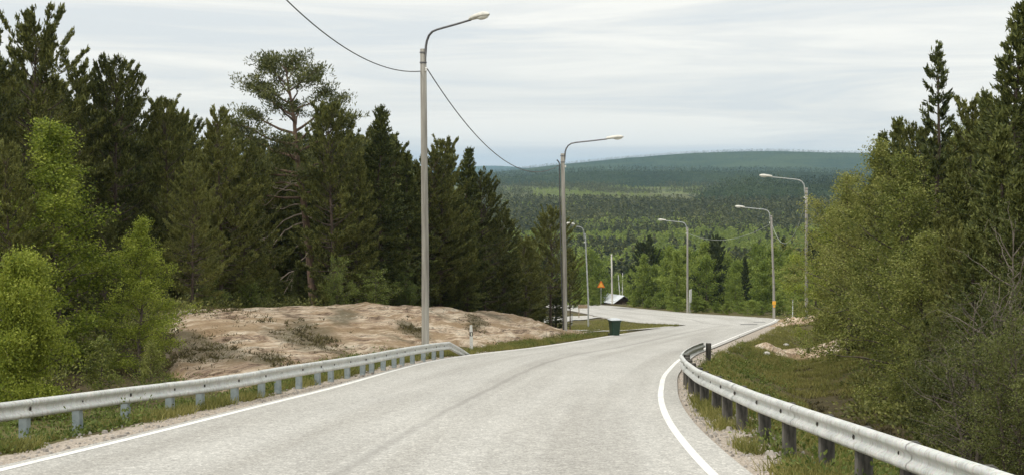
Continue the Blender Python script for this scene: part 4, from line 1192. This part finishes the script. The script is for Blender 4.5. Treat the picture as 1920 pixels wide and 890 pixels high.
def guardrail(label, path, side, hgt, pstep, postmat, psize, end, bscale, wood):
    root = thing("guardrail", label, "guardrail", (path[0][0], path[0][1], 0))
    off = Vector(root.location)
    q, s = resample(path, 0.35)
    nrm, ang = normals(q, side)
    top = G(q[:, 1]) + hgt
    rr = np.random.default_rng(3 + len(path))
    top = top + 0.012 * np.interp(s, np.arange(0, s[-1] + 4, 4.0), rr.normal(0, 1, len(np.arange(0, s[-1] + 4, 4.0))))
    q3 = np.column_stack([q, top]) - np.array(off)
    b = MB(); beam(b, q3, nrm, bscale)
    # overlapping joints of the lengths of beam
    bm_ = b.build("beam", M['galv'], root, smooth=True)
    for s0 in np.arange(2.6, s[-1] - 1, 4.0):
        i0 = int(np.searchsorted(s, s0)); seg = slice(i0, i0 + 2)
        j = MB(); qq = q3[seg].copy(); qq[:, :2] += nrm[seg] * 0.006; qq[:, 2] += 0.003
        beam(j, qq, nrm[seg], bscale * 1.012); j.build("splice", M['galv'], bm_, smooth=True)
    if end is not None:
        e = MB(); qe = np.array([q3[-1]] + [np.array(p) - np.array(off) for p in end]); ne, _ = normals(qe, side)
        ne[:] = nrm[-1]
        qe[0] = q3[-1] + np.array([0, 0, 0.0])
        beam(e, qe, ne, bscale); e.build("end_section", M['galv'], root, smooth=True)
    # posts: one mesh, copied
    if wood:
        pm = MB(); pm.box((0, 0, 0), (psize[0], psize[1], 1.2), 0, 0.96)
        hd = pm.mesh("post", M['woodpost'])
    else:
        pm = MB(); w, d = psize
        pm.box((0, -d / 2 + 0.004, 0), (w, 0.006, 1.2)); pm.box((-w / 2 + 0.003, 0.003, 0), (0.006, d - 0.012, 1.2)); pm.box((0, d / 2 - 0.004, 0), (w * 0.999, 0.006, 1.199))
        hd = pm.mesh("post", M['railpost'])
    bo = MB(); bo.box((0, 0, 0), (0.032, 0.012, 0.046)); bo.box((0, 0.008, 0), (0.018, 0.008, 0.02)); bme = bo.mesh("bolt", M['bolt'])
    ks = np.arange(0.5, s[-1], pstep)
    if wood: ks = np.append(ks[ks < s[-1] - 8.0], [s[-1] - 0.12])
    for k, sk in enumerate(ks):
        i = int(np.searchsorted(s, sk)); i = min(i, len(q) - 1)
        a = ang[i]
        ptop = top[i] - (0.02 if not wood else 0.03)
        o = link("post", hd, root)
        inset = psize[1] / 2 + 0.006
        o.location = Vector((q[i, 0] - nrm[i, 0] * inset, q[i, 1] - nrm[i, 1] * inset, ptop - 0.6)) - off
        o.rotation_euler = (rr.normal(0, 0.012), rr.normal(0, 0.012), a)
        bb = link("bolt", bme, o)
        # bolt head on the front of the beam, in the post's own frame
        bb.location = (0, (-1 if side > 0 else 1) * (inset + 0.020), 0.6 - (ptop - 0.6 + 0.6 - ptop) - (0.125 * bscale - (top[i] - ptop)))
        bb.rotation_euler = (0, 0, 0 if side < 0 else math.pi)
    return root


lp = [(-9.0, 8), (-8.2, 11.5), (-7.3, 15), (-6.62, 18), (-5.95, 21.2), (-5.25, 23.9), (-4.86, 25.6), (-4.5, 28.2), (-4.07, 31.2), (-3.62, 34.2), (-3.3, 37), (-2.92, 40), (-2.5, 42.6), (-2.05, 45.0)]
guardrail("galvanised guardrail on grey steel posts along the left verge, ending in a sloped ramp", lp, 1, 0.50, 1.3, None, (0.10, 0.12),
          [(-1.72, 46.0, G(46.0) + 0.25), (-1.36, 47.1, G(47.1) - 0.06)], 1.0, False)
rp = [(3.62, 5), (3.47, 9), (3.37, 12), (3.28, 15), (3.2, 18), (3.2, 21), (3.3, 24.5), (3.52, 28), (3.8, 31), (4.25, 34), (4.85, 37.3), (5.45, 40), (5.72, 41)]
guardrail("galvanised guardrail on dark wooden posts curving along the right verge", rp, -1, 0.60, 1.55, None, (0.13, 0.15), None, 1.0, True)


# ------------------------------------------------------------------ lamp posts
def arm_pts(out, dirv):
    u = np.array([0.13, 0.13, 0.14, 0.19, 0.30, 0.47, 0.72, 1.1, 1.7, out - 0.82]); z = np.array([-0.55, -0.1, 0.08, 0.25, 0.42, 0.53, 0.58, 0.62, 0.68, 0.76])
    return np.column_stack([u * dirv[0], u * dirv[1], z])


def lamp_post(label, col, Y, topz, dirdeg, steel=False, base=None, out=3.2, r=0.105, lean=0.0, armm='arm', marker=False):
    x = px(col, Y)
    zb = T(x, Y) - 0.1 if base is None else base
    root = thing("lamp_post", label, "lamp post", (x, Y, zb), 0, "lamp posts along the road")
    H = topz - zb
    dv = np.array([math.cos(math.radians(dirdeg)), math.sin(math.radians(dirdeg))])
    p = MB(); p.tube([(0, 0, -0.4), (0, 0, H * 0.3), (lean * 0.5, 0, H * 0.65), (lean, 0, H)], [r * 1.25, r * 1.18, r * 1.06, r], 10, True)
    p.build("pole", M['polewood'] if not steel else M['armpale'], root, smooth=False if steel else True)
    a = MB(); ap = arm_pts(out, dv) * 1.0 + np.array([lean, 0, H]); a.tube(ap, np.linspace(0.042, 0.034, len(ap)), 8)
    arm_o = a.build("arm", M[armm], root, smooth=True)
    c = MB()
    for zc in (-0.12, -0.45):
        c.lathe((lean, 0, H + zc), [(r * 1.02 + 0.001, -0.02), (r * 1.02 + 0.012, -0.02), (r * 1.02 + 0.012, 0.02), (r * 1.02 + 0.001, 0.02)], 12)
    c.build("clamp", M['arm'], root)
    # lamp head: long shell, narrow at the arm, with a bulging lens below
    e = ap[-1]; tilt = 0.09
    n = 13; s = np.linspace(0, 1, n); th = np.linspace(0, 2 * math.pi, 15)
    wd = 0.155 * np.interp(s, [0, 0.08, 0.3, 0.65, 0.88, 1], [0.38, 0.55, 0.85, 1.0, 0.8, 0.1])
    hu = 0.135 * np.interp(s, [0, 0.08, 0.3, 0.65, 0.88, 1], [0.5, 0.7, 0.9, 1.0, 0.75, 0.1]); hd_ = 0.05 * np.interp(s, [0, 0.1, 0.9, 1], [0.8, 1, 1, 0.2])
    sv = np.array([-dv[1], dv[0]])
    P = []
    for k in range(n):
        l = -0.06 + s[k] * 0.92
        zz = np.where(np.sin(th) > 0, np.sin(th) * hu[k], np.sin(th) * hd_[k])
        P.append(np.stack([e[0] + dv[0] * l + sv[0] * np.cos(th) * wd[k], e[1] + dv[1] * l + sv[1] * np.cos(th) * wd[k], e[2] + 0.03 + l * tilt + zz], 1))
    h = MB(); h.grid(np.array(P)[:, ::-1])
    head = h.build("lamp_head", M['lamp'], root, smooth=True)
    ls = MB(); th2 = np.linspace(0, 2 * math.pi, 15); pv = np.linspace(0.02, math.pi / 2, 6); Q = []
    for f_ in pv:
        Q.append(np.stack([e[0] + dv[0] * (0.56 + 0.24 * math.sin(f_) * np.cos(th2)) + sv[0] * 0.125 * math.sin(f_) * np.sin(th2), e[1] + dv[1] * (0.56 + 0.24 * math.sin(f_) * np.cos(th2)) + sv[1] * 0.125 * math.sin(f_) * np.sin(th2),
                           e[2] + 0.03 + (0.56 + 0.24 * math.sin(f_) * np.cos(th2)) * tilt - 0.035 - 0.085 * math.cos(f_)], 1))
    ls.grid(np.array(Q)); ls.build("lens", M['lens'], head, smooth=True)
    ins = MB(); ins.lathe((lean + dv[0] * (r + 0.05), dv[1] * (r + 0.05), H - 0.68), [(0.01, -0.05), (0.045, -0.045), (0.03, 0.0), (0.045, 0.02), (0.03, 0.05), (0.005, 0.07)], 9)
    ins.build("insulator", M['white'], root)
    if marker:
        k = MB(); zt = zy(567, Y) - zb
        k.box((0, -r * 1.3, zt), (0.34, 0.02, 0.34)); k.box((0, -r * 1.32 - 0.012, zt - 0.32), (0.2, 0.02, 0.2))
        k.build("yellow_marker", M['yellow'], root)
    return root, np.array([x + lean, Y, topz])


P1, t1 = lamp_post("nearest tall wooden lamp post behind the left guardrail", 797.5, 45.6, zy(92, 45.6), -47, lean=-0.07)
P2, t2 = lamp_post("second wooden lamp post on the left, at the foot of the rock slope", 1059, 73.4, zy(288, 73.4), -8, lean=-0.12)
P3, t3_ = lamp_post("lamp post beside the white panel at the far bend, arm to the left", 1289, 157, zy(426, 157), 180, r=0.10, armm='armpale', out=3.3)
P4, t4_ = lamp_post("lamp post with a yellow marker at the end of the right edge line", 1451, 131.5, zy(404, 131.5), 180, r=0.10, armm='armpale', out=3.4, marker=True, lean=-0.25)
P5, t5_ = lamp_post("lamp post half hidden by the right birches, highest pale lamp", 1512, 98, zy(352, 98), 180, r=0.10, armm='armpale', out=3.3)
P6, t6_ = lamp_post("slim grey lamp post on the grass island left, arm short and foreshortened", 1103, 112, zy(438, 112), 222, steel=True, r=0.055, armm='armpale', out=2.1, lean=-0.25)


def wire(label, a, b, sag, r=0.012, m='wire', n=40):
    a = np.array(a, float); b = np.array(b, float)
    t = np.linspace(0, 1, n)[:, None]
    p = a * (1 - t) + b * t; p[:, 2] -= (4 * sag * t * (1 - t))[:, 0]
    w = MB(); w.tube(p, r, 5)
    return tag(w.build("overhead_wire", M[m], smooth=True), label, "wire")


wire("black wire sagging from the top of the picture to the nearest lamp post", (-7.7, 18, 11.0), (t1[0] - 0.1, 45.6, zy(134, 45.6)), 2.1, 0.016)
wire("black wire sloping down from the nearest to the second lamp post", (t1[0] + 0.12, 45.5, zy(128, 45.6)), (t2[0] - 0.1, 73.4, zy(308, 73.4)), 1.55, 0.018)
dn = MB(); dn.tube([(t2[0] - 0.17, 73.35, zy(306, 73.4)), (t2[0] - 0.16, 73.3, zy(330, 73.4)), (px(1053, 73.4) - 0.02, 73.3, zy(520, 73.4)), (px(1057, 73.4), 73.3, zy(630, 73.4))], 0.035, 6)
dnl = thing("cable_riser", "dark cable pipe running down the second lamp post", "cable", (0, 0, 0)); dn.build("pipe", M['wire'], dnl, smooth=True)
hk = MB(); hk.tube([(t2[0] - 0.17, 73.35, zy(306, 73.4)), (t2[0] - 0.24, 73.35, zy(302, 73.4)), (t2[0] - 0.3, 73.35, zy(300, 73.4))], 0.04, 6); hk.build("hook", M['wire'], dnl, smooth=True)
wire("pale wire hanging between the two lamp posts of the far bend", (t3_[0] + 0.1, 157, t3_[2] - 0.7), (t4_[0] - 0.1, 131.5, t4_[2] - 0.8), 1.1, 0.016, 'wirepale')
wire("pale wire looping up into the right birches", (t4_[0] + 0.1, 131.5, t4_[2] - 0.9), (t5_[0] - 0.1, 98, t5_[2] - 1.2), 2.2, 0.016, 'wirepale')


# ------------------------------------------------------------------ bare poles, signs, marker post, bin, shed
def bare_pole(label, col, Y, row, base=None):
    x = px(col, Y); zb = (T(x, Y) if base is None else base) - 0.2; h = zy(row, Y) - zb
    root = thing("utility_pole", label, "utility pole", (x, Y, zb))
    b = MB(); b.tube([(0, 0, 0), (-0.05, 0, h * 0.5), (-0.12, 0, h)], [0.15, 0.13, 0.11], 8, True); b.build("pole", M['palepole'], root, smooth=True)
    c = MB(); c.tube([(-0.12, -0.13, h - 0.25), (0.12, -0.13, h - 0.25)], 0.035, 6, True); c.build("crosspin", M['arm'], root)
    return root


M['palepole'] = m_simple("pale_pole_wood", (0.40, 0.38, 0.33), (0.58, 0.56, 0.50), 6, 0.8, 0, 0.3, (1, 1, 0.1))
bare_pole("pale bare pole standing before the low shed beyond the road", 1148, 212, 476)
bare_pole("short pale pole top rising from the wood under the far wire", 1346, 236, 444)
for col_, rw0, Y_, lb in [(1161, 514, 262, "left one of two thin white dead birch trunks above the shed"), (1166, 511, 263, "right one of two thin white dead birch trunks above the shed")]:
    x = px(col_, Y_); b = MB(); zt = zy(rw0, Y_); zb = T(x, Y_)
    b.tube([(x, Y_, zb), (x + 0.1, Y_, (zb + zt) / 2), (x + (0.15 if col_ > 1163 else -0.2), Y_, zt)], [0.13, 0.11, 0.06], 6)
    tag(b.build("dead_trunk", M['white'], smooth=True), lb, "dead tree")


def marker_post():
    Y = 52.0; x = px(884, Y); zb = T(x, Y)
    h = zy(607, Y) - zb
    r = thing("marker_post", "white roadside marker post with black band beyond the left guardrail end", "marker post", (x, Y, zb - 0.03))
    r.rotation_euler = (0, -0.02, 0.25)
    b = MB(); b.box((0, 0, (h - 0.42) / 2), (0.11, 0.07, h - 0.42)); b.build("post", M['white'], r)
    k = MB(); k.box((0, 0, h - 0.34), (0.112, 0.072, 0.15)); k.build("band", M['black'], r)
    t = MB(); t.box((0, 0, h - 0.135), (0.11, 0.07, 0.25), 0, 0.72); t.build("head", M['white'], r)
    f = MB(); f.box((0, -0.039, h - 0.34), (0.045, 0.008, 0.11)); f.build("reflector", M['lens'], r)


marker_post()


def wheelie_bin():
    Y = 73.0; x = px(1152.5, Y); zb = G(Y) - 0.08
    r = thing("wheelie_bin", "dark green wheelie bin with a lid coloured pale for its reflection at the road edge", "wheelie bin", (x, Y, zb), 0.25)
    b = MB(); w0, d0, w1, d1, h = 0.40, 0.44, 0.54, 0.60, 0.90
    secs = [(w0, d0, 0.07), (w0 + 0.02, d0 + 0.03, 0.2), (w1 - 0.03, d1 - 0.03, 0.78), (w1, d1, 0.82), (w1 + 0.04, d1 + 0.04, 0.83), (w1 + 0.04, d1 + 0.04, h)]
    P = []
    for w, d, z in secs:
        c = 0.05
        P.append([(-w / 2 + c, -d / 2, z), (w / 2 - c, -d / 2, z), (w / 2, -d / 2 + c, z), (w / 2, d / 2 - c, z), (w / 2 - c, d / 2, z), (-w / 2 + c, d / 2, z), (-w / 2, d / 2 - c, z), (-w / 2, -d / 2 + c, z), (-w / 2 + c, -d / 2, z)])
    b.grid(np.array(P)); b.add(P[0][:8], [[0, 1, 2, 3], [0, 3, 4, 7], [4, 5, 6, 7]]); b.build("body", M['bin'], r)
    l = MB(); xs = np.linspace(-0.31, 0.31, 9); ys = np.linspace(-0.34, 0.34, 9); X, Y2 = np.meshgrid(xs, ys)
    Z = h + 0.012 + 0.075 * (1 - (np.abs(X) / 0.31) ** 4) * (1 - (np.abs(Y2) / 0.34) ** 4); l.grid(np.stack([X, Y2, Z], -1)); l.box((0, 0, h + 0.004), (0.62, 0.68, 0.014)); l.build("lid", M['lid'], r, smooth=False)
    hb = MB(); hb.tube([(-0.24, 0.36, h - 0.03), (-0.24, 0.42, h - 0.01), (0.24, 0.42, h - 0.01), (0.24, 0.36, h - 0.03)], 0.02, 6); hb.build("handle", M['bin'], r)
    wm = MB(); wm.tube([(-0.03, 0, 0), (0.03, 0, 0)], 0.10, 14, True); wme = wm.mesh("wheel", M['black'])
    for sx in (-0.24, 0.24):
        o = link("wheel", wme, r); o.location = (sx, 0.24, 0.10)


wheelie_bin()


def warning_sign():
    Y = 216.0; x = px(1127, Y); zb = T(x, Y); zc = zy(534, Y)
    r = thing("warning_sign", "orange triangular warning sign among the light birches beyond the road", "road sign", (x, Y, zb))
    h = zc - zb
    p = MB(); p.tube([(0, 0.05, -0.2), (0, 0.05, h + 0.3)], 0.04, 8, True); p.build("post", M['armpale'], r)

    def tri(s, y0, th):
        v = [(-s, y0, -s * 0.62), (s, y0, -s * 0.62), (0.12 * s, y0, s * 1.05), (-0.12 * s, y0, s * 1.05)]
        v = np.array(v + [(a, y0 + th, c) for a, _, c in v]) + np.array((0, 0, h))
        return v, [[0, 1, 2, 3], [7, 6, 5, 4], [0, 4, 5, 1], [1, 5, 6, 2], [2, 6, 7, 3], [3, 7, 4, 0]]
    a = MB(); a.add(*tri(0.60, -0.02, 0.03)); a.build("border", M['orange'], r)
    c = MB(); c.add(*tri(0.36, -0.04, 0.016)); c.build("panel", M['yellow'], r)


warning_sign()


def panel_sign():
    Y = 159.5; x = px(1295, Y); zb = T(x, Y)
    r = thing("road_sign", "tall white rounded sign panel seen nearly edge-on behind the lamp post at the far bend", "road sign", (x, Y, zb), math.radians(72))
    z0, z1 = zy(567, Y) - zb, zy(542, Y) - zb
    hw = 0.62; out = []
    for cx, cz, a0 in ((hw - 0.15, z1 - 0.15, 0), (-hw + 0.15, z1 - 0.15, 90), (-hw + 0.15, z0 + 0.15, 180), (hw - 0.15, z0 + 0.15, 270)):
        for a in (0, 30, 60, 90):
            out.append((cx + 0.15 * math.cos(math.radians(a0 + a)), cz + 0.15 * math.sin(math.radians(a0 + a))))
    n = len(out); v = [(a, -0.02, c) for a, c in out] + [(a, 0.02, c) for a, c in out]
    f = [[i, (i + 1) % n, n + (i + 1) % n, n + i] for i in range(n)]
    for i in range(1, n // 2):
        f += [[i - 1, i, n - 1 - i, n - i], [n + n - i, n + n - 1 - i, n + i, n + i - 1]] if n - i < n and i > 0 and n - i != i - 1 else []
    b = MB(); b.add(v, f); b.build("panel", M['white'], r)
    for sx in (-0.35, 0.35):
        p = MB(); p.tube([(sx, 0.065, -0.2), (sx, 0.065, z1 - 0.1)], 0.035, 8, True); p.build("post", M['armpale'], r)


panel_sign()


def sign_board():
    Y = 139.0; x = px(1094, Y); zb = T(x, Y); zc = zy(574, Y)
    r = thing("sign_board", "low brown sign board on two posts left of the grey island lamp post", "sign", (x, Y, zb))
    h = zc - zb
    b = MB(); b.box((0, 0, h), (1.1, 0.05, 0.36)); b.build("board", M['brown'], r)
    for sx in (-0.45, 0.45):
        p = MB(); p.box((sx, 0.055, h / 2), (0.08, 0.06, h + 0.3)); p.build("post", M['brown'], r)


sign_board()


def stake(label, col, Y, row, m, r=0.03):
    x = px(col, Y); zb = T(x, Y); h = zy(row, Y) - zb
    o = thing("marker_stake", label, "stake", (x, Y, zb))
    b = MB(); b.tube([(0, 0, -0.2), (0.02, 0, h)], [r, r * 0.9], 7, True); b.build("stake", m, o, smooth=True)
    c = MB(); c.lathe((0.02, 0, h), [(0.001, 0.04), (r * 1.5, 0.03), (r * 1.5, -0.05), (r * 1.0, -0.05)], 8); c.build("cap", m, o)


stake("thin pale stake at the grass edge right of the lamp post with yellow marker", 1486, 124, 561, M['wirepale'], 0.045)
stake("thin dark stake at the end of the side road behind the second lamp post", 1072, 116, 588, M['arm'], 0.04)


def shed():
    Y = 238.0; x = px(1155, Y)
    zr = zy(551.5, Y); zb = min(T(x, Y), zr - 2.4) - 0.3
    r = thing("shed", "low brown shed with pale metal roof beyond the far road", "shed", (x, Y, zb), math.radians(-62))
    H = zr - zb; wl_, dp = 3.4, 4.4; eave = H - 0.95
    w = MB(); w.box((0, 0, eave / 2), (dp, wl_, eave))
    for sx in (-1, 1):
        X0 = sx * dp / 2
        v = [(X0, -wl_ / 2, eave), (X0, wl_ / 2, eave), (X0, 0.05, H - 0.10), (X0, -0.05, H - 0.10)]
        v += [(X0 - sx * 0.06, b_, c_) for _, b_, c_ in v]
        w.add(v, [[0, 1, 2, 3], [7, 6, 5, 4], [0, 4, 5, 1], [1, 5, 6, 2], [2, 6, 7, 3], [3, 7, 4, 0]])
    w.build("wall", M['darkwall'], r)
    rf = MB(); ov = 0.45
    for sy in (-1, 1):
        a = np.array([(-dp / 2 - ov, 0, H), (dp / 2 + ov, 0, H), (dp / 2 + ov, sy * (wl_ / 2 + ov), eave - 0.28), (-dp / 2 - ov, sy * (wl_ / 2 + ov), eave - 0.28)])
        v = np.vstack([a, a - np.array((0, 0, 0.09))])
        rf.add(v, [[0, 1, 2, 3], [7, 6, 5, 4], [0, 4, 5, 1], [1, 5, 6, 2], [2, 6, 7, 3], [3, 7, 4, 0]])
    rf.build("roof", M['roofmetal'], r)
    d = MB(); d.box((dp / 2 + 0.02, 0.3, eave * 0.45), (0.04, 0.9, eave * 0.85)); d.build("door", M['brown'], r)


shed()


# ------------------------------------------------------------------ grass, weeds and litter along the road
def tufts(name, label, pts, m, h, w, per, seed, lean=0.5, lift=0.0):
    rng = np.random.default_rng(seed); b = MB()
    P = np.asarray(pts, float); n = len(P)
    z = terrain(P[:, 0], P[:, 1]) + lift
    c = np.repeat(np.column_stack([P[:, :2], z]), per, 0) + np.column_stack([rng.normal(0, 0.06, (n * per, 2)), np.zeros(n * per)])
    hh = np.repeat(P[:, 2] if P.shape[1] > 2 else np.ones(n), per) * h * rng.uniform(0.5, 1.2, n * per)
    d = unit(np.column_stack([rng.normal(0, lean, (n * per, 2)), np.ones(n * per)]))
    c = c + d * hh[:, None] * 0.45
    q = unit(np.cross(d, rng.normal(size=d.shape)))
    ww = w * rng.uniform(0.6, 1.3, n * per)[:, None]; H2 = hh[:, None]
    v = np.stack([c - d * H2 / 2 - q * ww / 2, c - d * H2 / 2 + q * ww / 2, c + d * H2 / 2 + q * ww * 0.12, c + d * H2 / 2 - q * ww * 0.12], 1)
    b.add(v.reshape(-1, 3), np.arange(4 * len(c)).reshape(-1, 4))
    return tag(b.build(name, m), label, name.replace("_", " "), kind="stuff")


rg = np.random.default_rng(9)


def verge(side, y0, y1, n, d0, d1, pw=1.5):
    Y = y0 + (y1 - y0) * rg.uniform(0, 1, n) ** pw
    d = rg.uniform(d0, d1, n)
    X = XL(Y) - d if side < 0 else XR(Y) + d
    keep = fbm(X / 0.9, Y / 0.9, 91, 3) + 0.18 * fbm(X / 4, Y / 4, 93, 2) > -0.03
    return np.column_stack([X, Y])[keep]


pts = np.vstack([verge(-1, 9, 48, 9000, 0.55, 2.6), verge(-1, 46, 80, 3800, 0.15, 2.0, 1.0), verge(1, 8, 42, 8500, 0.55, 3.2), verge(1, 8, 30, 2500, 0.25, 0.8), verge(1, 36, 60, 9000, 0.7, 5.5, 1.0), verge(1, 44, 120, 15000, 0.9, 7, 1.0)])
isl = np.column_stack([rg.uniform(3.5, 13.5, 5200), rg.uniform(93, 128, 5200)]); isl = isl[(XL(isl[:, 1]) - isl[:, 0] > 0.4) & ~((isl[:, 1] > 117) & (isl[:, 0] < 6.8)) & ~((np.abs(isl[:, 1] - 99.8) < 1.5) & (isl[:, 0] < 7))]
isl = isl[~((isl[:, 1] < 102) & (isl[:, 0] > 5 + (isl[:, 1] - 88) * 0.55 - 2.5) & (isl[:, 0] < 12.8))] if False else isl
tufts("roadside_grass", "short yellow-green grass along both road verges and on the island", np.vstack([pts, isl]), M['grass'], 0.17, 0.015, 8, 5)
hp = np.vstack([verge(1, 20, 60, 3500, 3.0, 8.0, 1.0), verge(-1, 30, 46, 1500, 6, 11, 1.0)])
tufts("heather", "low brown heather in the right ditch and by the rock", hp, M['moss'], 0.13, 0.03, 8, 6, 0.8)


def weeds(name, label, pts, m, r, per, lf, seed):
    rng = np.random.default_rng(seed); b = MB()
    P = np.asarray(pts, float); z = terrain(P[:, 0], P[:, 1])
    n = len(P); sc = rng.uniform(0.5, 1.3, n)
    off = rng.normal(0, 1, (n, per, 3)) * np.array([r, r, r * 0.75]); off[..., 2] = np.abs(off[..., 2])
    c = np.column_stack([P[:, :2], z])[:, None] + off * sc[:, None, None]
    d = off + rng.normal(0, 0.12, off.shape) + np.array([0, 0, 0.05])
    b.leaves(c.reshape(-1, 3), d.reshape(-1, 3), lf, lf * 0.55, rng)
    return tag(b.build(name, m), label, name.replace("_", " "), kind="stuff")


mo = []
for cx, cy, rx, ry_, n_ in ((px(575, 43), 43, 0.8, 2.2, 170), (px(500, 37), 37.5, 0.4, 1.0, 90), (px(355, 37), 37, 1.3, 2.6, 380), (px(770, 52), 52, 0.5, 1.6, 120), (px(380, 43), 43, 1.4, 1.6, 260), (px(890, 60), 60, 0.5, 2.5, 120)):
    mo.append(np.column_stack([cx + rx * rg.normal(0, 0.6, n_), cy + ry_ * rg.normal(0, 0.6, n_)]))
tufts("moss", "dark moss and dry grass growing in the hollows of the bare rock", np.vstack(mo), M['moss'], 0.13, 0.035, 8, 16, 0.9, 0.10)
wp = []
for _ in range(230):
    Y = 10 + 36 * rg.uniform() ** 1.3; wp.append((XL(Y) - rg.uniform(0.75, 2.4), Y))
for _ in range(120):
    Y = 10 + 29 * rg.uniform() ** 1.3; wp.append((XR(Y) + rg.uniform(0.55, 2.4), Y))
for _ in range(45):
    Y = rg.uniform(38, 58); wp.append((XR(Y) + rg.uniform(0.8, 3.0), Y))
for _ in range(30):
    Y = rg.uniform(24, 44); wp.append((XR(Y) + rg.uniform(4.5, 9), Y))
for _ in range(60):
    Y = rg.uniform(18, 34); wp.append((XL(Y) - rg.uniform(2.5, 5.5), Y))
for _ in range(40):
    Y = rg.uniform(50, 74); wp.append((XL(Y) - rg.uniform(0.4, 1.5), Y))
weeds("weeds", "leafy green weeds and seedlings along the guardrails", wp, M['weed'], 0.17, 75, 0.062, 14)
ug = []
for _ in range(260):
    c_ = rg.uniform(-60, 985); Y = np.interp(c_, [-60, 300, 450, 600, 800, 1000, 1080], [26, 38, 49, 56, 66, 80, 86]) + rg.uniform(0, 6); ug.append((px(c_, Y), Y))
for _ in range(140):
    c_ = rg.uniform(1600, 1960); Y = rg.uniform(18, 40); ug.append((px(c_, Y), Y))
ug = np.array(ug); ug = ug[(XL(ug[:, 1]) - ug[:, 0] > 4) | (ug[:, 0] - XR(ug[:, 1]) > 4)]
weeds("undergrowth", "dark low undergrowth at the feet of the trees on both sides", ug, M['pine'], 0.32, 110, 0.10, 15)

def pebbles():
    rng = np.random.default_rng(21); b = MB()
    for k in range(2600):
        left = rng.uniform() < 0.4
        Y = 8 + 42 * rng.uniform() ** 1.8
        d = abs(rng.normal(0.25, 0.3)) + 0.03 if left else abs(rng.normal(0.35, 0.4)) + 0.04
        x = XL(Y) - d if left else XR(Y) + d
        s_ = rng.uniform(0.012, 0.035) * (1.9 if rng.uniform() < 0.06 else 1)
        b.box((x, Y, T(x, Y) + s_ * 0.3), (s_ * rng.uniform(1, 1.8), s_ * rng.uniform(0.8, 1.4), s_), rng.uniform(0, 3.1), 0.6)
    tag(b.build("gravel", M['pebble']), "loose pale pebbles scattered along both asphalt edges", "gravel", kind="stuff")


M['pebble'] = m_simple("pebble_stone", (0.22, 0.20, 0.18), (0.52, 0.48, 0.43), 3, 0.9)
pebbles()

# forest behind low yellow-green bushes beside the far road
for k, (col_, Y_, h_, lb) in enumerate([(1085, 186, 2.3, "yellow green bush left of the island lamp post beyond the road"), (1112, 196, 1.7, "low yellow green bush below the orange sign"), (1268, 163, 1.8, "low green bush left of the lamp post at the far bend"),
                                        (1306, 160, 1.9, "yellow green bush right of the white panel"), (1362, 152, 1.5, "low bush at the far road edge before the dark spruce"), (1410, 146, 1.6, "low bush at the far road edge left of the marked lamp post")]):
    plant("bush", 'wbirch', k % 3, px(col_, Y_), Y_, h_, lb, "bush", wide=1.9, group="bushes at the edge of the far road")

for k, c_ in enumerate((1190, 1215, 1240, 1322, 1345, 1390, 1428, 1462, 1500)):
    Y_ = float(np.interp(c_, [1190, 1290, 1450, 1500], [188, 163, 143, 136])) + rb.uniform(0, 3)
    plant("bush", 'wbirch', k % 3, px(c_, Y_), Y_, rb.uniform(1.3, 2.4), "low leafy bush in the row along the outer edge of the far road", "bush", wide=1.9, group="low bushes in a row along the far road")

# ------------------------------------------------------------------ haze over the whole place
hz = MB(); z0, z1 = float(min(GZ.min(), -50)) - 1.5, 130.0
hz.box((0, 5050, (z0 + z1) / 2), (11400, 10900, z1 - z0))
mh = bpy.data.materials.new("haze_air"); mh.use_nodes = True; hn = mh.node_tree
for n_ in list(hn.nodes): hn.nodes.remove(n_)
ho = hn.nodes.new("ShaderNodeOutputMaterial"); hv_ = hn.nodes.new("ShaderNodeVolumePrincipled")
hv_.inputs["Color"].default_value = (0.50, 0.76, 1.0, 1); hv_.inputs["Density"].default_value = 0.82e-4; hv_.inputs["Anisotropy"].default_value = 0.2
hn.links.new(hv_.outputs[0], ho.inputs["Volume"])
ho_ = hz.build("haze", mh)
tag(ho_, "thin bluish haze filling the valley air", "haze", kind="stuff")
